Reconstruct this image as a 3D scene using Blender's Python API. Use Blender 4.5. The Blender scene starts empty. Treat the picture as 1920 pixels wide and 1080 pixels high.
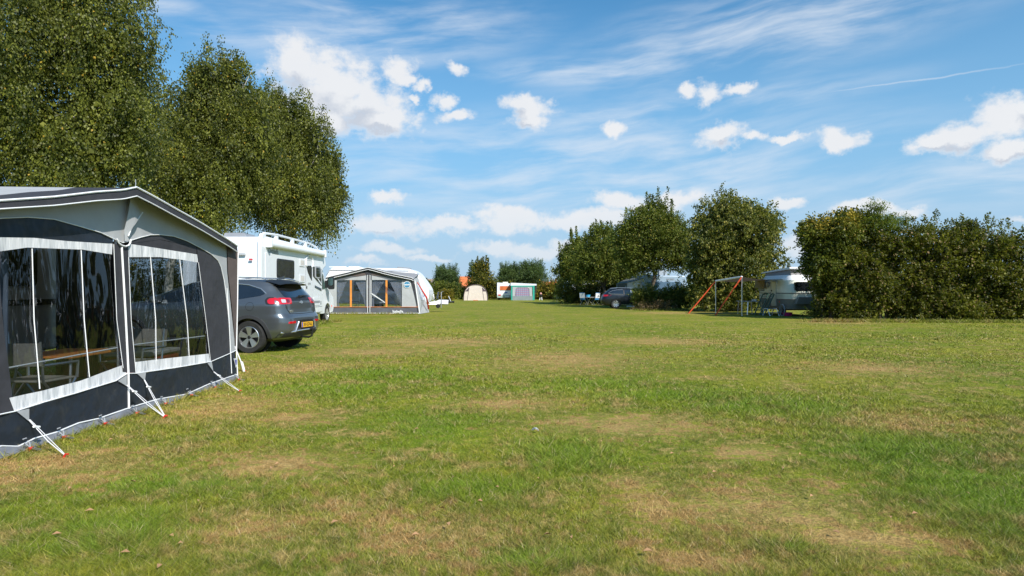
import bpy, bmesh, math, random
import numpy as np
from mathutils import Vector, Matrix, noise as mnoise
from mathutils.geometry import tessellate_polygon
random.seed(7); RNG = np.random.default_rng(7)
C = bpy.context.scene.collection
R = math.radians
F = 1200.0; EYE = 1.35; HZ = 543.0       # focal length in photo pixels, eye height, horizon row

# ------------------------------------------------------------------ camera
sc = bpy.context.scene
cam = bpy.data.cameras.new('camera'); cam.sensor_width = 36; cam.lens = 36 * F / 1920
cam.clip_start = 0.05; cam.clip_end = 3000
camo = bpy.data.objects.new('camera', cam); C.objects.link(camo)
camo.location = (0, 0, EYE); camo.rotation_euler = (R(90) + math.atan(3 / F), 0, 0)
sc.camera = camo
# ------------------------------------------------------------------ sun and sky
SUN_EL = R(40); SUNH = Vector((0.57, -0.82)).normalized()
sd = Vector((SUNH.x * math.cos(SUN_EL), SUNH.y * math.cos(SUN_EL), math.sin(SUN_EL)))
sl = bpy.data.lights.new('sun', 'SUN'); sl.energy = 4.6; sl.angle = R(0.53); sl.color = (1, 0.95, 0.87)
so = bpy.data.objects.new('sun', sl); C.objects.link(so)
so.rotation_euler = sd.to_track_quat('Z', 'Y').to_euler(); so.location = (20, -30, 40)
sc.view_settings.view_transform = 'Standard'; sc.view_settings.look = 'None'
sc.view_settings.exposure = 0.42; sc.view_settings.gamma = 1
sc.cycles.max_bounces = 8; sc.cycles.transparent_max_bounces = 12
sc.cycles.diffuse_bounces = 3; sc.cycles.glossy_bounces = 4

class G:
    """tiny expression layer over shader nodes"""
    def __init__(s, nt): s.nt = nt
    def n(s, t, **k):
        nd = s.nt.nodes.new(t)
        for a, b in k.items(): setattr(nd, a, b)
        return nd
    def put(s, sock, v):
        if isinstance(v, bpy.types.NodeSocket): s.nt.links.new(v, sock)
        else: sock.default_value = v
    def m(s, op, a, b=0.0, c=0.0, clamp=False):
        nd = s.n('ShaderNodeMath', operation=op, use_clamp=clamp)
        s.put(nd.inputs[0], a); s.put(nd.inputs[1], b); s.put(nd.inputs[2], c); return nd.outputs[0]
    def vm(s, op, a, b=None):
        nd = s.n('ShaderNodeVectorMath', operation=op); s.put(nd.inputs[0], a)
        if b is not None: s.put(nd.inputs[1], b)
        return nd.outputs['Value'] if op in ('LENGTH', 'DOT_PRODUCT') else nd.outputs[0]
    def scale(s, v, k):
        nd = s.n('ShaderNodeVectorMath', operation='SCALE'); s.put(nd.inputs[0], v); nd.inputs['Scale'].default_value = k; return nd.outputs[0]
    def cen(s, v): return s.vm('SUBTRACT', v, (0.5, 0.5, 0.5))
    def rng(s, v, a, b, c=0.0, d=1.0, smooth=True):
        nd = s.n('ShaderNodeMapRange'); nd.interpolation_type = 'SMOOTHSTEP' if smooth else 'LINEAR'
        s.put(nd.inputs[0], v)
        for i, x in enumerate((a, b, c, d)): s.put(nd.inputs[i + 1], x)
        return nd.outputs[0]
    def mix(s, f, a, b, mode='MIX'):
        nd = s.n('ShaderNodeMix', data_type='RGBA', blend_type=mode)
        s.put(nd.inputs[0], f); s.put(nd.inputs[6], col(a)); s.put(nd.inputs[7], col(b)); return nd.outputs[2]
    def noise(s, vec, scale, detail=4.0, rough=0.55, dist=0.0, out=0, ntype=None):
        nd = s.n('ShaderNodeTexNoise')
        if ntype: nd.noise_type = ntype
        if vec is not None: s.put(nd.inputs['Vector'], vec)
        nd.inputs['Scale'].default_value = scale; nd.inputs['Detail'].default_value = detail
        nd.inputs['Roughness'].default_value = rough; nd.inputs['Distortion'].default_value = dist
        return nd.outputs[out]
    def mapping(s, vec, loc=(0, 0, 0), rot=(0, 0, 0), scale=(1, 1, 1), kind='TEXTURE'):
        nd = s.n('ShaderNodeMapping', vector_type=kind); s.put(nd.inputs[0], vec)
        nd.inputs['Location'].default_value = loc; nd.inputs['Rotation'].default_value = rot
        nd.inputs['Scale'].default_value = scale; return nd.outputs[0]
    def blobs(s, vec, lst):
        out = None
        for (cx, cy, rx, ry, rot) in lst:
            d = s.vm('LENGTH', s.mapping(vec, (cx, cy, 0), (0, 0, rot), (rx, ry, 1)))
            out = d if out is None else s.m('MINIMUM', out, d)
        return out
def col(c):
    if isinstance(c, bpy.types.NodeSocket): return c
    return (*c[:3], 1.0)

w = bpy.data.worlds.new('World'); sc.world = w; w.use_nodes = True
nt = w.node_tree; nt.nodes.clear(); g = G(nt)
sky = g.n('ShaderNodeTexSky', sky_type='NISHITA', sun_disc=False, sun_elevation=SUN_EL,
          sun_rotation=math.atan2(SUNH.x, SUNH.y), altitude=50, air_density=1.0, dust_density=0.7, ozone_density=1.6)
gv = g.n('ShaderNodeTexCoord').outputs['Generated']
sep = g.n('ShaderNodeSeparateXYZ'); g.put(sep.inputs[0], gv)
az = g.m('ARCTAN2', sep.outputs[0], sep.outputs[1]); el = g.m('ARCSINE', sep.outputs[2])
cb = g.n('ShaderNodeCombineXYZ'); g.put(cb.inputs[0], az); g.put(cb.inputs[1], el); ae = cb.outputs[0]
def AE(px, py): return math.atan((px - 960) / F), math.atan((HZ - py) / math.hypot(F, px - 960))
def sb(px, py, rx, ry, tilt=0):
    a, e = AE(px, py); c = math.cos(a)
    return (a, e, rx / F * c * c, ry / F * c, R(tilt))
cum = [sb(*t) for t in [(560, 130, 62, 42), (620, 160, 105, 68), (680, 195, 82, 50), (715, 222, 72, 28), (600, 215, 95, 34),
    (745, 122, 36, 22), (765, 142, 26, 12), (855, 120, 20, 12), (838, 185, 22, 13), (858, 217, 28, 11), (795, 160, 14, 10), (785, 183, 13, 9),
    (985, 198, 44, 20), (990, 218, 34, 20), (1155, 237, 20, 16), (1325, 182, 28, 22), (1285, 173, 22, 11), (1392, 170, 30, 11),
    (1352, 260, 46, 18), (1412, 262, 26, 11), (1585, 250, 44, 20), (1565, 268, 24, 14), (1478, 261, 32, 8), 
    (1885, 225, 62, 50), (1820, 250, 80, 32), (1915, 190, 50, 32), (1760, 265, 50, 18), (1900, 268, 90, 22),
    (735, 421, 84, 19), (850, 425, 70, 16), (960, 414, 78, 23), (1120, 412, 68, 19), (1050, 421, 60, 14), (1150, 380, 58, 17),
    (1270, 375, 46, 18), (1215, 392, 60, 12), (725, 373, 34, 10), (1482, 385, 32, 11), (735, 466, 56, 11), (1000, 470, 72, 14), (925, 463, 50, 13),
    (1625, 394, 62, 12), (1500, 460, 34, 26), (1050, 462, 50, 12), (690, 490, 40, 9), (1710, 400, 40, 10), (820, 480, 50, 6), (1930, 400, 40, 12)]]
warp = g.noise(ae, 9, 7, 0.62, out=1)
wv = g.scale(g.cen(warp), 0.065)
aw = g.vm('ADD', g.vm('ADD', ae, wv), g.scale(g.cen(g.noise(ae, 32, 4, 0.6, out=1)), 0.022))
fine = g.noise(g.mapping(ae, scale=(1, 0.75, 1)), 26, 8, 0.62)
def cdens(v, ex=0.0):
    d = g.blobs(v, cum)
    return g.m('ADD', d, g.m('MULTIPLY', g.m('SUBTRACT', fine, 0.5), 2.4))
d0 = cdens(aw)
d1 = g.m('ADD', g.blobs(g.vm('ADD', aw, (0.004, 0.016, 0)), cum[:5] + cum[12:14] + cum[18:19] + cum[24:29]), g.m('MULTIPLY', g.m('SUBTRACT', fine, 0.5), 1.5))
cm = g.m('MULTIPLY', g.rng(d0, 1.38, 0.45), 0.96)
shade = g.m('MULTIPLY', g.rng(g.m('SUBTRACT', d0, d1), -0.15, 0.45), g.rng(d0, 1.0, 0.5))
shade = g.m('ADD', shade, g.m('MULTIPLY', g.noise(ae, 14, 5, 0.6), 0.2), clamp=True)
# thin cirrus streaks
cir_v = g.mapping(g.vm('ADD', ae, g.scale(g.cen(g.noise(ae, 3, 3, 0.5, out=1)), 0.07)), rot=(0, 0, R(5)), scale=(0.42, 0.07, 1))
cn = g.noise(cir_v, 1.9, 9, 0.58, 0.15)
reg = g.blobs(ae, [sb(*t) for t in [(1480, 40, 520, 95, 8), (1230, 215, 420, 34, 3), (1100, 320, 620, 110, 0), (700, 60, 330, 70, 4), (1150, 130, 300, 30, 0), (1800, 340, 420, 60, 4), (380, 40, 160, 30, -12)]])
cir = g.m('MULTIPLY', g.rng(cn, 0.33, 0.75), g.rng(reg, 1.35, 0.25))
ct = g.blobs(g.vm('ADD', ae, g.scale(g.cen(warp), 0.012)), [sb(1700, 152, 300, 2.6, -0.5)])
ctm = g.m('MULTIPLY', g.rng(ct, 1.0, 0.1), 0.42)
cir = g.m('MAXIMUM', g.m('MULTIPLY', cir, 0.78), ctm)
hs = g.n('ShaderNodeHueSaturation'); g.put(hs.inputs['Color'], sky.outputs[0])
hs.inputs['Hue'].default_value = 0.485; hs.inputs['Saturation'].default_value = 1.0; hs.inputs['Value'].default_value = 1.0
base = g.mix(1.0, hs.outputs[0], (0.62, 1.28, 1.72), 'MULTIPLY')
low = g.m('MULTIPLY', g.rng(el, 0.5, 0.1), 0.7)
base = g.mix(low, base, (3.5, 6.2, 8.8))
base = g.mix(g.m('MULTIPLY', g.rng(el, 0.22, 0.0), 0.8), base, (5.3, 6.9, 8.7))
base = g.mix(cir, base, (8.2, 8.9, 9.8))
cl = g.mix(shade, (9.5, 9.6, 9.8), (6.4, 6.9, 7.8))
lowc = g.rng(el, 0.16, 0.0)
cm = g.m('MULTIPLY', cm, g.m('SUBTRACT', 1.0, g.m('MULTIPLY', lowc, 0.45)))
base = g.mix(cm, base, cl)
bg = g.n('ShaderNodeBackground'); g.put(bg.inputs[0], base); bg.inputs[1].default_value = 0.070
wo = g.n('ShaderNodeOutputWorld'); nt.links.new(bg.outputs[0], wo.inputs[0])

# ------------------------------------------------------------------ materials
MATS = {}
def mat(name, c, rough=0.6, metal=0.0, var=0.12, vscale=3.0, bump=0.0, bscale=20.0, bdist=0.02, coat=0.0, spec=0.5, stretch=None, dirt=None, obj=False):
    if name in MATS: return MATS[name]
    m = bpy.data.materials.new(name); m.use_nodes = True; nt = m.node_tree; g = G(nt)
    p = nt.nodes['Principled BSDF']; p.inputs['Roughness'].default_value = rough; p.inputs['Metallic'].default_value = metal
    p.inputs['Coat Weight'].default_value = coat; p.inputs['Coat Roughness'].default_value = 0.04; p.inputs['Specular IOR Level'].default_value = spec
    tc = g.n('ShaderNodeTexCoord'); v = tc.outputs['Object']
    if stretch: v = g.mapping(v, scale=stretch, kind='POINT')
    n1 = g.noise(v, vscale, 5, 0.6)
    f = g.rng(n1, 0.3, 0.7, smooth=False)
    dark = tuple(x * (1 - var) for x in c); lite = tuple(min(1, x * (1 + var)) for x in c)
    cc = g.mix(f, dark, lite)
    if dirt:
        dcol, amt = dirt
        cc = g.mix(g.m('MULTIPLY', g.rng(g.noise(v, vscale * 2.3, 7, 0.7), 0.5, 0.75), amt), cc, dcol)
    g.put(p.inputs['Base Color'], cc)
    if bump:
        b = g.n('ShaderNodeBump'); b.inputs['Strength'].default_value = bump; b.inputs['Distance'].default_value = bdist
        g.put(b.inputs['Height'], g.noise(v, bscale, 3, 0.5)); nt.links.new(b.outputs[0], p.inputs['Normal'])
    MATS[name] = m; return m
def fabric(name, c, rough=0.75, trans=0.0, bump=0.5, bscale=2.2, bdist=0.05, **k):
    m = mat(name, c, rough, bump=bump, bscale=bscale, bdist=bdist, var=k.pop('var', 0.08), spec=0.3, **k)
    if trans:
        nt = m.node_tree; g = G(nt); p = nt.nodes['Principled BSDF']; out = nt.nodes['Material Output']
        t = g.n('ShaderNodeBsdfTranslucent'); t.inputs[0].default_value = col(c)
        mx = g.n('ShaderNodeMixShader'); mx.inputs[0].default_value = trans
        nt.links.new(p.outputs[0], mx.inputs[1]); nt.links.new(t.outputs[0], mx.inputs[2]); nt.links.new(mx.outputs[0], out.inputs[0])
    return m
def clear(name, tint=(0.8, 0.85, 0.88), refl=0.6, rough=0.03, bump=0.0, bscale=6.0, thick=1.0, stretch=None, ior=1.5, bdist=0.02):
    """see-through sheet: transparent with fresnel reflections"""
    m = bpy.data.materials.new(name); m.use_nodes = True; nt = m.node_tree; nt.nodes.clear(); g = G(nt)
    tr = g.n('ShaderNodeBsdfTransparent'); tr.inputs[0].default_value = col(tint)
    gl = g.n('ShaderNodeBsdfGlossy'); gl.inputs['Roughness'].default_value = rough; gl.inputs[0].default_value = (0.9, 0.95, 1, 1)
    geo = g.n('ShaderNodeNewGeometry')
    cosv = g.m('ABSOLUTE', g.vm('DOT_PRODUCT', geo.outputs['Normal'], geo.outputs['Incoming']))
    f0 = 2 * ((ior - 1) / (ior + 1)) ** 2
    fr = g.m('ADD', f0, g.m('MULTIPLY', g.m('POWER', g.m('SUBTRACT', 1.0, cosv, clamp=True), 5.0), 1 - f0))
    if bump:
        v = g.n('ShaderNodeTexCoord').outputs['Object']
        if stretch: v = g.mapping(v, scale=stretch, rot=(R(25), 0, 0), kind='POINT')
        b = g.n('ShaderNodeBump'); b.inputs['Strength'].default_value = bump; b.inputs['Distance'].default_value = bdist
        g.put(b.inputs['Height'], g.noise(v, bscale, 3, 0.55, 0.6)); nt.links.new(b.outputs[0], gl.inputs['Normal'])
    mx = g.n('ShaderNodeMixShader'); g.put(mx.inputs[0], g.m('MULTIPLY', fr, refl, clamp=True))
    nt.links.new(tr.outputs[0], mx.inputs[1]); nt.links.new(gl.outputs[0], mx.inputs[2])
    o = g.n('ShaderNodeOutputMaterial'); nt.links.new(mx.outputs[0], o.inputs[0]); return m
def leafmat(name, dark, lite, accent=(0.45, 0.32, 0.03), acc=0.012, trans=0.25, rough=0.55, spec=0.3, patch=None):
    m = bpy.data.materials.new(name); m.use_nodes = True; nt = m.node_tree; g = G(nt)
    p = nt.nodes['Principled BSDF']; out = nt.nodes['Material Output']
    at = g.n('ShaderNodeAttribute', attribute_name='tint').outputs['Fac']
    pos = g.n('ShaderNodeTexCoord').outputs['Object']
    f = g.m('ADD', g.m('MULTIPLY', at, 0.75), g.m('MULTIPLY', g.rng(g.noise(pos, 0.9, 3, 0.5), 0.3, 0.7), 0.35), clamp=True)
    f = g.m('POWER', f, 1.9)
    lite = (lite[0] * 1.2, lite[1] * 1.2, lite[2] * 0.75); dark = (dark[0] * 0.5, dark[1] * 0.55, dark[2] * 0.42)
    c = g.mix(f, dark, lite)
    c = g.mix(g.m('GREATER_THAN', at, 1 - acc), c, accent)
    if patch:   # (colour, centre, radius) real autumn patch
        pc, ctr, rad = patch
        d = g.vm('LENGTH', g.vm('SUBTRACT', pos, ctr))
        ff = g.m('MULTIPLY', g.rng(d, rad, rad * 0.4), g.m('GREATER_THAN', at, 0.45))
        c = g.mix(ff, c, pc)
    g.put(p.inputs['Base Color'], c); p.inputs['Roughness'].default_value = rough; p.inputs['Specular IOR Level'].default_value = spec
    t = g.n('ShaderNodeBsdfTranslucent'); tc = g.mix(0.5, c, (0.35, 0.42, 0.03), 'MIX'); g.put(t.inputs[0], tc)
    mx = g.n('ShaderNodeMixShader'); mx.inputs[0].default_value = trans
    nt.links.new(p.outputs[0], mx.inputs[1]); nt.links.new(t.outputs[0], mx.inputs[2]); nt.links.new(mx.outputs[0], out.inputs[0])
    return m

# ------------------------------------------------------------------ object helpers
def tag(o, label=None, cat=None, group=None, kind=None):
    if label: o['label'] = label
    if cat: o['category'] = cat
    if group: o['group'] = group
    if kind: o['kind'] = kind
    return o
def thing(name, label, cat, loc=(0, 0, 0), rz=0.0, group=None, scale=1.0):
    o = bpy.data.objects.new(name, None); C.objects.link(o); o.location = loc; o.rotation_euler = (0, 0, rz)
    o.scale = (scale,) * 3; o.empty_display_size = 0.2
    return tag(o, label, cat, group)
def copy_tree(o, parent=None):
    c = o.copy(); C.objects.link(c)
    if parent: c.parent = parent
    for ch in [x for x in bpy.data.objects if x.parent == o]: copy_tree(ch, c)
    return c
class MB:
    def __init__(s): s.v = []; s.f = []
    def add(s, vs, fs):
        b = len(s.v); s.v += [tuple(x) for x in vs]; s.f += [tuple(b + i for i in f) for f in fs]; return s
    def box(s, x0, x1, y0, y1, z0, z1):
        return s.add([(x, y, z) for x in (x0, x1) for y in (y0, y1) for z in (z0, z1)],
                     [(0, 1, 3, 2), (4, 6, 7, 5), (0, 4, 5, 1), (2, 3, 7, 6), (0, 2, 6, 4), (1, 5, 7, 3)])
    def tube(s, pts, r, seg=8, closed=False):
        pts = [Vector(p) for p in pts]; n = len(pts)
        rr = r if isinstance(r, (list, tuple)) else [r] * n
        up = Vector((0, 0, 1)); vs = []; fs = []; prev = None
        for i, p in enumerate(pts):
            d = (pts[min(i + 1, n - 1)] - pts[max(i - 1, 0)])
            if closed: d = pts[(i + 1) % n] - pts[i - 1]
            d.normalize()
            a = d.cross(up) if prev is None else prev - d * prev.dot(d)
            if a.length < 1e-3: a = d.cross(Vector((1, 0, 0)))
            a.normalize(); prev = a; b = d.cross(a)
            for k in range(seg):
                t = 2 * math.pi * k / seg; vs.append(p + (a * math.cos(t) + b * math.sin(t)) * rr[i])
        for i in range(n if closed else n - 1):
            j = (i + 1) % n
            for k in range(seg):
                k2 = (k + 1) % seg; fs.append((i * seg + k, i * seg + k2, j * seg + k2, j * seg + k))
        if not closed: fs.append(tuple(range(seg))[::-1]); fs.append(tuple((n - 1) * seg + k for k in range(seg)))
        return s.add(vs, fs)
    def grid(s, fn, nu, nv):
        vs = [fn(i / nu, j / nv) for i in range(nu + 1) for j in range(nv + 1)]
        return s.add(vs, [(i * (nv + 1) + j, (i + 1) * (nv + 1) + j, (i + 1) * (nv + 1) + j + 1, i * (nv + 1) + j + 1) for i in range(nu) for j in range(nv)])
    def prism(s, poly, a0, a1, axis='x'):
        """poly: 2d outline; axis x -> poly in (y,z); y -> (x,z); z -> (x,y)"""
        def P(p, t): return {'x': (t, p[0], p[1]), 'y': (p[0], t, p[1]), 'z': (p[0], p[1], t)}[axis]
        n = len(poly); tris = tessellate_polygon([[Vector((p[0], p[1], 0)) for p in poly]])
        vs = [P(p, a0) for p in poly] + [P(p, a1) for p in poly]
        fs = [tuple(t) for t in tris] + [tuple(n + i for i in t[::-1]) for t in tris]
        fs += [(i, (i + 1) % n, n + (i + 1) % n, n + i) for i in range(n)]
        return s.add(vs, fs)
    def ngonprism(s, poly, a0, a1, axis='x'):
        def P(p, t): return {'x': (t, p[0], p[1]), 'y': (p[0], t, p[1]), 'z': (p[0], p[1], t)}[axis]
        n = len(poly)
        return s.add([P(p, a0) for p in poly] + [P(p, a1) for p in poly],
                     [tuple(range(n))[::-1], tuple(range(n, 2 * n))] + [(i, (i + 1) % n, n + (i + 1) % n, n + i) for i in range(n)])
    def lathe(s, prof, c, axis='y', seg=28):
        c = Vector(c); vs = []; fs = []
        for (r, h) in prof:
            for k in range(seg):
                t = 2 * math.pi * k / seg; a, b = r * math.cos(t), r * math.sin(t)
                vs.append(c + Vector({'x': (h, a, b), 'y': (a, h, b), 'z': (a, b, h)}[axis]))
        for i in range(len(prof) - 1):
            for k in range(seg):
                k2 = (k + 1) % seg; fs.append((i * seg + k, i * seg + k2, (i + 1) * seg + k2, (i + 1) * seg + k))
        return s.add(vs, fs)
    def patch(s, poly, fn, step=0.12, thick=0.0):
        """flat outline cut into a grid, mapped through fn(u,v,off)"""
        bm = bmesh.new(); vs = [bm.verts.new((p[0], p[1], 0)) for p in poly]
        for t in tessellate_polygon([[v.co for v in vs]]):
            try: bm.faces.new([vs[i] for i in t])
            except ValueError: pass
        for ax in (0, 1):
            lo = min(p[ax] for p in poly); hi = max(p[ax] for p in poly); x = lo + step
            while x < hi - 1e-3:
                no = (1, 0, 0) if ax == 0 else (0, 1, 0); co = (x, 0, 0) if ax == 0 else (0, x, 0)
                bmesh.ops.bisect_plane(bm, geom=bm.verts[:] + bm.edges[:] + bm.faces[:], plane_co=co, plane_no=no, dist=1e-5); x += step
        bm.verts.index_update(); bm.faces.ensure_lookup_table()
        V2 = [(v.co.x, v.co.y) for v in bm.verts]; n = len(V2)
        out = [fn(u, v, 0) for u, v in V2]; fs = [tuple(v.index for v in f.verts) for f in bm.faces]
        if thick:
            out += [fn(u, v, -thick) for u, v in V2]
            fs += [(e.verts[0].index, e.verts[1].index, n + e.verts[1].index, n + e.verts[0].index) for e in bm.edges if len(e.link_faces) == 1]
        bm.free(); return s.add(out, fs)
    def xf(s, M, i0=0): s.v[i0:] = [tuple(M @ Vector(p)) for p in s.v[i0:]]; return s
    def build(s, name, m, parent=None, smooth=False, bevel=0.0, world=False, bseg=2, autos=40):
        me = bpy.data.meshes.new(name)
        vs = s.v
        if world and parent is not None:
            iv = Matrix.LocRotScale(parent.location, parent.rotation_euler, parent.scale).inverted(); vs = [tuple(iv @ Vector(p)) for p in vs]
        me.from_pydata(vs, [], s.f); me.validate()
        bm = bmesh.new(); bm.from_mesh(me)
        if not (world == 'raw'): bmesh.ops.remove_doubles(bm, verts=bm.verts[:], dist=1e-5)
        bmesh.ops.recalc_face_normals(bm, faces=bm.faces[:])
        bm.to_mesh(me); bm.free()
        me.materials.append(m)
        if smooth or bevel: me.shade_smooth(); 
        o = bpy.data.objects.new(name, me); C.objects.link(o)
        if parent: o.parent = parent
        if bevel:
            b = o.modifiers.new('bevel', 'BEVEL'); b.width = bevel; b.segments = bseg; b.limit_method = 'ANGLE'; b.angle_limit = R(30)
            b.harden_normals = False
        if smooth or bevel:
            me.set_sharp_from_angle(angle=R(autos))
        return o
def text(body, size, mtx, m, parent, name='lettering', extrude=0.001, shear=0.0, bold=0.0, align='CENTER'):
    cu = bpy.data.curves.new(name, 'FONT'); cu.body = body; cu.size = size; cu.extrude = extrude; cu.align_x = align; cu.align_y = 'CENTER'
    cu.shear = shear; cu.offset = bold; cu.resolution_u = 3
    tmp = bpy.data.objects.new('tmp', cu); C.objects.link(tmp)
    dg = bpy.context.evaluated_depsgraph_get(); me = bpy.data.meshes.new_from_object(tmp.evaluated_get(dg))
    bpy.data.objects.remove(tmp); bpy.data.curves.remove(cu)
    me.transform(mtx); me.materials.clear(); me.materials.append(m)
    o = bpy.data.objects.new(name, me); C.objects.link(o); o.parent = parent; return o
def frame_mtx(origin, right, up):
    r = Vector(right).normalized(); u = Vector(up).normalized(); n = r.cross(u)
    return Matrix(((r.x, u.x, n.x, origin[0]), (r.y, u.y, n.y, origin[1]), (r.z, u.z, n.z, origin[2]), (0, 0, 0, 1)))
def rrect(x0, x1, y0, y1, r, k=4):
    out = []
    for cx, cy, a in ((x1 - r, y0 + r, -90), (x1 - r, y1 - r, 0), (x0 + r, y1 - r, 90), (x0 + r, y0 + r, 180)):
        for i in range(k + 1): t = R(a + 90 * i / k); out.append((cx + r * math.cos(t), cy + r * math.sin(t)))
    return out
def smoothpoly(pts, r, k=4):
    out = []; n = len(pts)
    for i in range(n):
        p = Vector(pts[i]); a = Vector(pts[i - 1]); b = Vector(pts[(i + 1) % n])
        rr = r[i] if isinstance(r, (list, tuple)) else r
        da = min(rr, (a - p).length * 0.49); db = min(rr, (b - p).length * 0.49)
        p0 = p + (a - p).normalized() * da; p1 = p + (b - p).normalized() * db
        for j in range(k + 1): t = j / k; out.append(tuple(p0 * (1 - t) ** 2 + p * 2 * t * (1 - t) + p1 * t * t))
    return out
def disc(cx, cy, r, n=24): return [(cx + r * math.cos(2 * math.pi * i / n), cy + r * math.sin(2 * math.pi * i / n)) for i in range(n)]
def bigmesh(name, V, nper, m, parent=None, tint=None):
    """V: (N, nper, 3) separate polygons"""
    N = len(V); me = bpy.data.meshes.new(name)
    me.vertices.add(N * nper); me.vertices.foreach_set('co', V.astype(np.float32).ravel())
    me.loops.add(N * nper); me.loops.foreach_set('vertex_index', np.arange(N * nper, dtype=np.int32))
    me.polygons.add(N); me.polygons.foreach_set('loop_start', np.arange(N, dtype=np.int32) * nper)
    me.update(calc_edges=True)
    if tint is not None:
        a = me.attributes.new('tint', 'FLOAT', 'FACE'); a.data.foreach_set('value', tint.astype(np.float32))
    me.materials.append(m); o = bpy.data.objects.new(name, me); C.objects.link(o)
    if parent: o.parent = parent
    return o
def gx(px, py):
    """ground point seen at a photo pixel"""
    Y = EYE * F / (py - HZ); return Vector(((px - 960) / F * Y, Y, 0))
def at(px, py, Y): return Vector(((px - 960) / F * Y, Y, EYE + (HZ - py) / F * Y))

# ------------------------------------------------------------------ ground
DRY = [(110, 872, 200, 42), (30, 900, 120, 30), (520, 872, 150, 34), (1060, 674, 150, 20), (1420, 960, 260, 75), (1180, 905, 70, 20), (1600, 1010, 180, 50),
       (820, 1010, 220, 60), (440, 762, 120, 26), (640, 950, 90, 25), (1180, 800, 190, 26), (1400, 850, 90, 16), (560, 690, 100, 15), (960, 757, 110, 15), (1640, 690, 150, 16),
       (1700, 790, 120, 20), (830, 640, 160, 10), (1250, 640, 120, 8), (700, 660, 120, 9), (500, 990, 150, 40), (1330, 1050, 160, 30), (1260, 587, 90, 2.6), (1350, 587, 60, 2.6), (1560, 605, 70, 3), (560, 785, 80, 14)]
LUSH = [(1500, 762, 120, 26), (1680, 850, 150, 45), (1850, 930, 170, 75), (1060, 850, 110, 60), (650, 735, 110, 18), (830, 800, 100, 40), (240, 1000, 170, 45), (330, 910, 200, 25),
        (1120, 722, 140, 14), (560, 730, 100, 14), (1390, 760, 90, 20), (1480, 1030, 70, 20), (900, 920, 140, 28), (720, 700, 200, 10), (1250, 740, 160, 12), (980, 1050, 100, 30)]
def gb(px, py, rx, ry):
    Y = EYE * F / (py - HZ); return ((px - 960) / F * Y, Y, rx / F * Y, ry * Y * Y / (EYE * F), 0)
DRYB = [gb(*t) for t in DRY]; LUSHB = [gb(*t) for t in LUSH]
def lawn_colour(g, blade):
    pos = g.n('ShaderNodeNewGeometry').outputs['Position']
    flat = g.vm('MULTIPLY', pos, (1, 1, 0))
    n1 = g.noise(flat, 0.33, 4, 0.6); n2 = g.noise(flat, 1.9, 5, 0.65); n3 = g.noise(flat, 9.0, 4, 0.7); n4 = g.noise(flat, 38.0, 4, 0.75)
    wob = g.m('ADD', g.m('MULTIPLY', g.m('SUBTRACT', n2, 0.5), 5.0), g.m('MULTIPLY', g.m('SUBTRACT', n3, 0.5), 5.5))
    dry = g.rng(g.m('ADD', g.blobs(flat, DRYB), wob), 1.15, -0.05)
    lush = g.rng(g.m('ADD', g.blobs(flat, LUSHB), g.m('MULTIPLY', wob, 0.45)), 1.5, 0.1)
    dry2 = g.m('MULTIPLY', g.rng(g.m('ADD', n2, g.m('MULTIPLY', n3, 0.6)), 0.76, 1.02), 0.7)
    dry = g.m('MAXIMUM', g.m('MULTIPLY', dry, 0.85), g.m('MULTIPLY', dry2, g.m('SUBTRACT', 1.0, lush)))
    c = g.mix(g.rng(n1, 0.34, 0.66), (0.165, 0.212, 0.015), (0.262, 0.256, 0.028))
    c = g.mix(g.rng(n2, 0.35, 0.65), c, g.mix(1.0, c, (0.66, 0.80, 0.80), 'MULTIPLY'))
    c = g.mix(g.rng(n3, 0.38, 0.66), g.mix(1.0, c, (0.80, 0.84, 0.8), 'MULTIPLY'), g.mix(1.0, c, (1.18, 1.12, 1.15), 'MULTIPLY'))
    c = g.mix(g.m('MULTIPLY', lush, 0.7), c, (0.140, 0.228, 0.012))
    dc = g.mix(g.rng(n3, 0.3, 0.75), (0.33, 0.20, 0.075), (0.56, 0.37, 0.17))
    c = g.mix(dry, c, dc)
    # the far lawn reads paler and more even
    if not blade:
        c = g.mix(g.rng(n4, 0.35, 0.72), g.mix(1.0, c, (0.72, 0.75, 0.7), 'MULTIPLY'), g.mix(1.0, c, (1.4, 1.34, 1.3), 'MULTIPLY'))
    return c, dry, n3, n4, pos
def ground_mat():
    m = bpy.data.materials.new('lawn_soil'); m.use_nodes = True; nt = m.node_tree; g = G(nt); p = nt.nodes['Principled BSDF']
    c, dry, n3, n4, pos = lawn_colour(g, False)
    g.put(p.inputs['Base Color'], c); p.inputs['Roughness'].default_value = 0.9; p.inputs['Specular IOR Level'].default_value = 0.1
    b = g.n('ShaderNodeBump'); b.inputs['Strength'].default_value = 0.7; b.inputs['Distance'].default_value = 0.05
    g.put(b.inputs['Height'], g.m('ADD', g.m('MULTIPLY', n4, 0.5), n3)); nt.links.new(b.outputs[0], p.inputs['Normal']); return m
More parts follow.
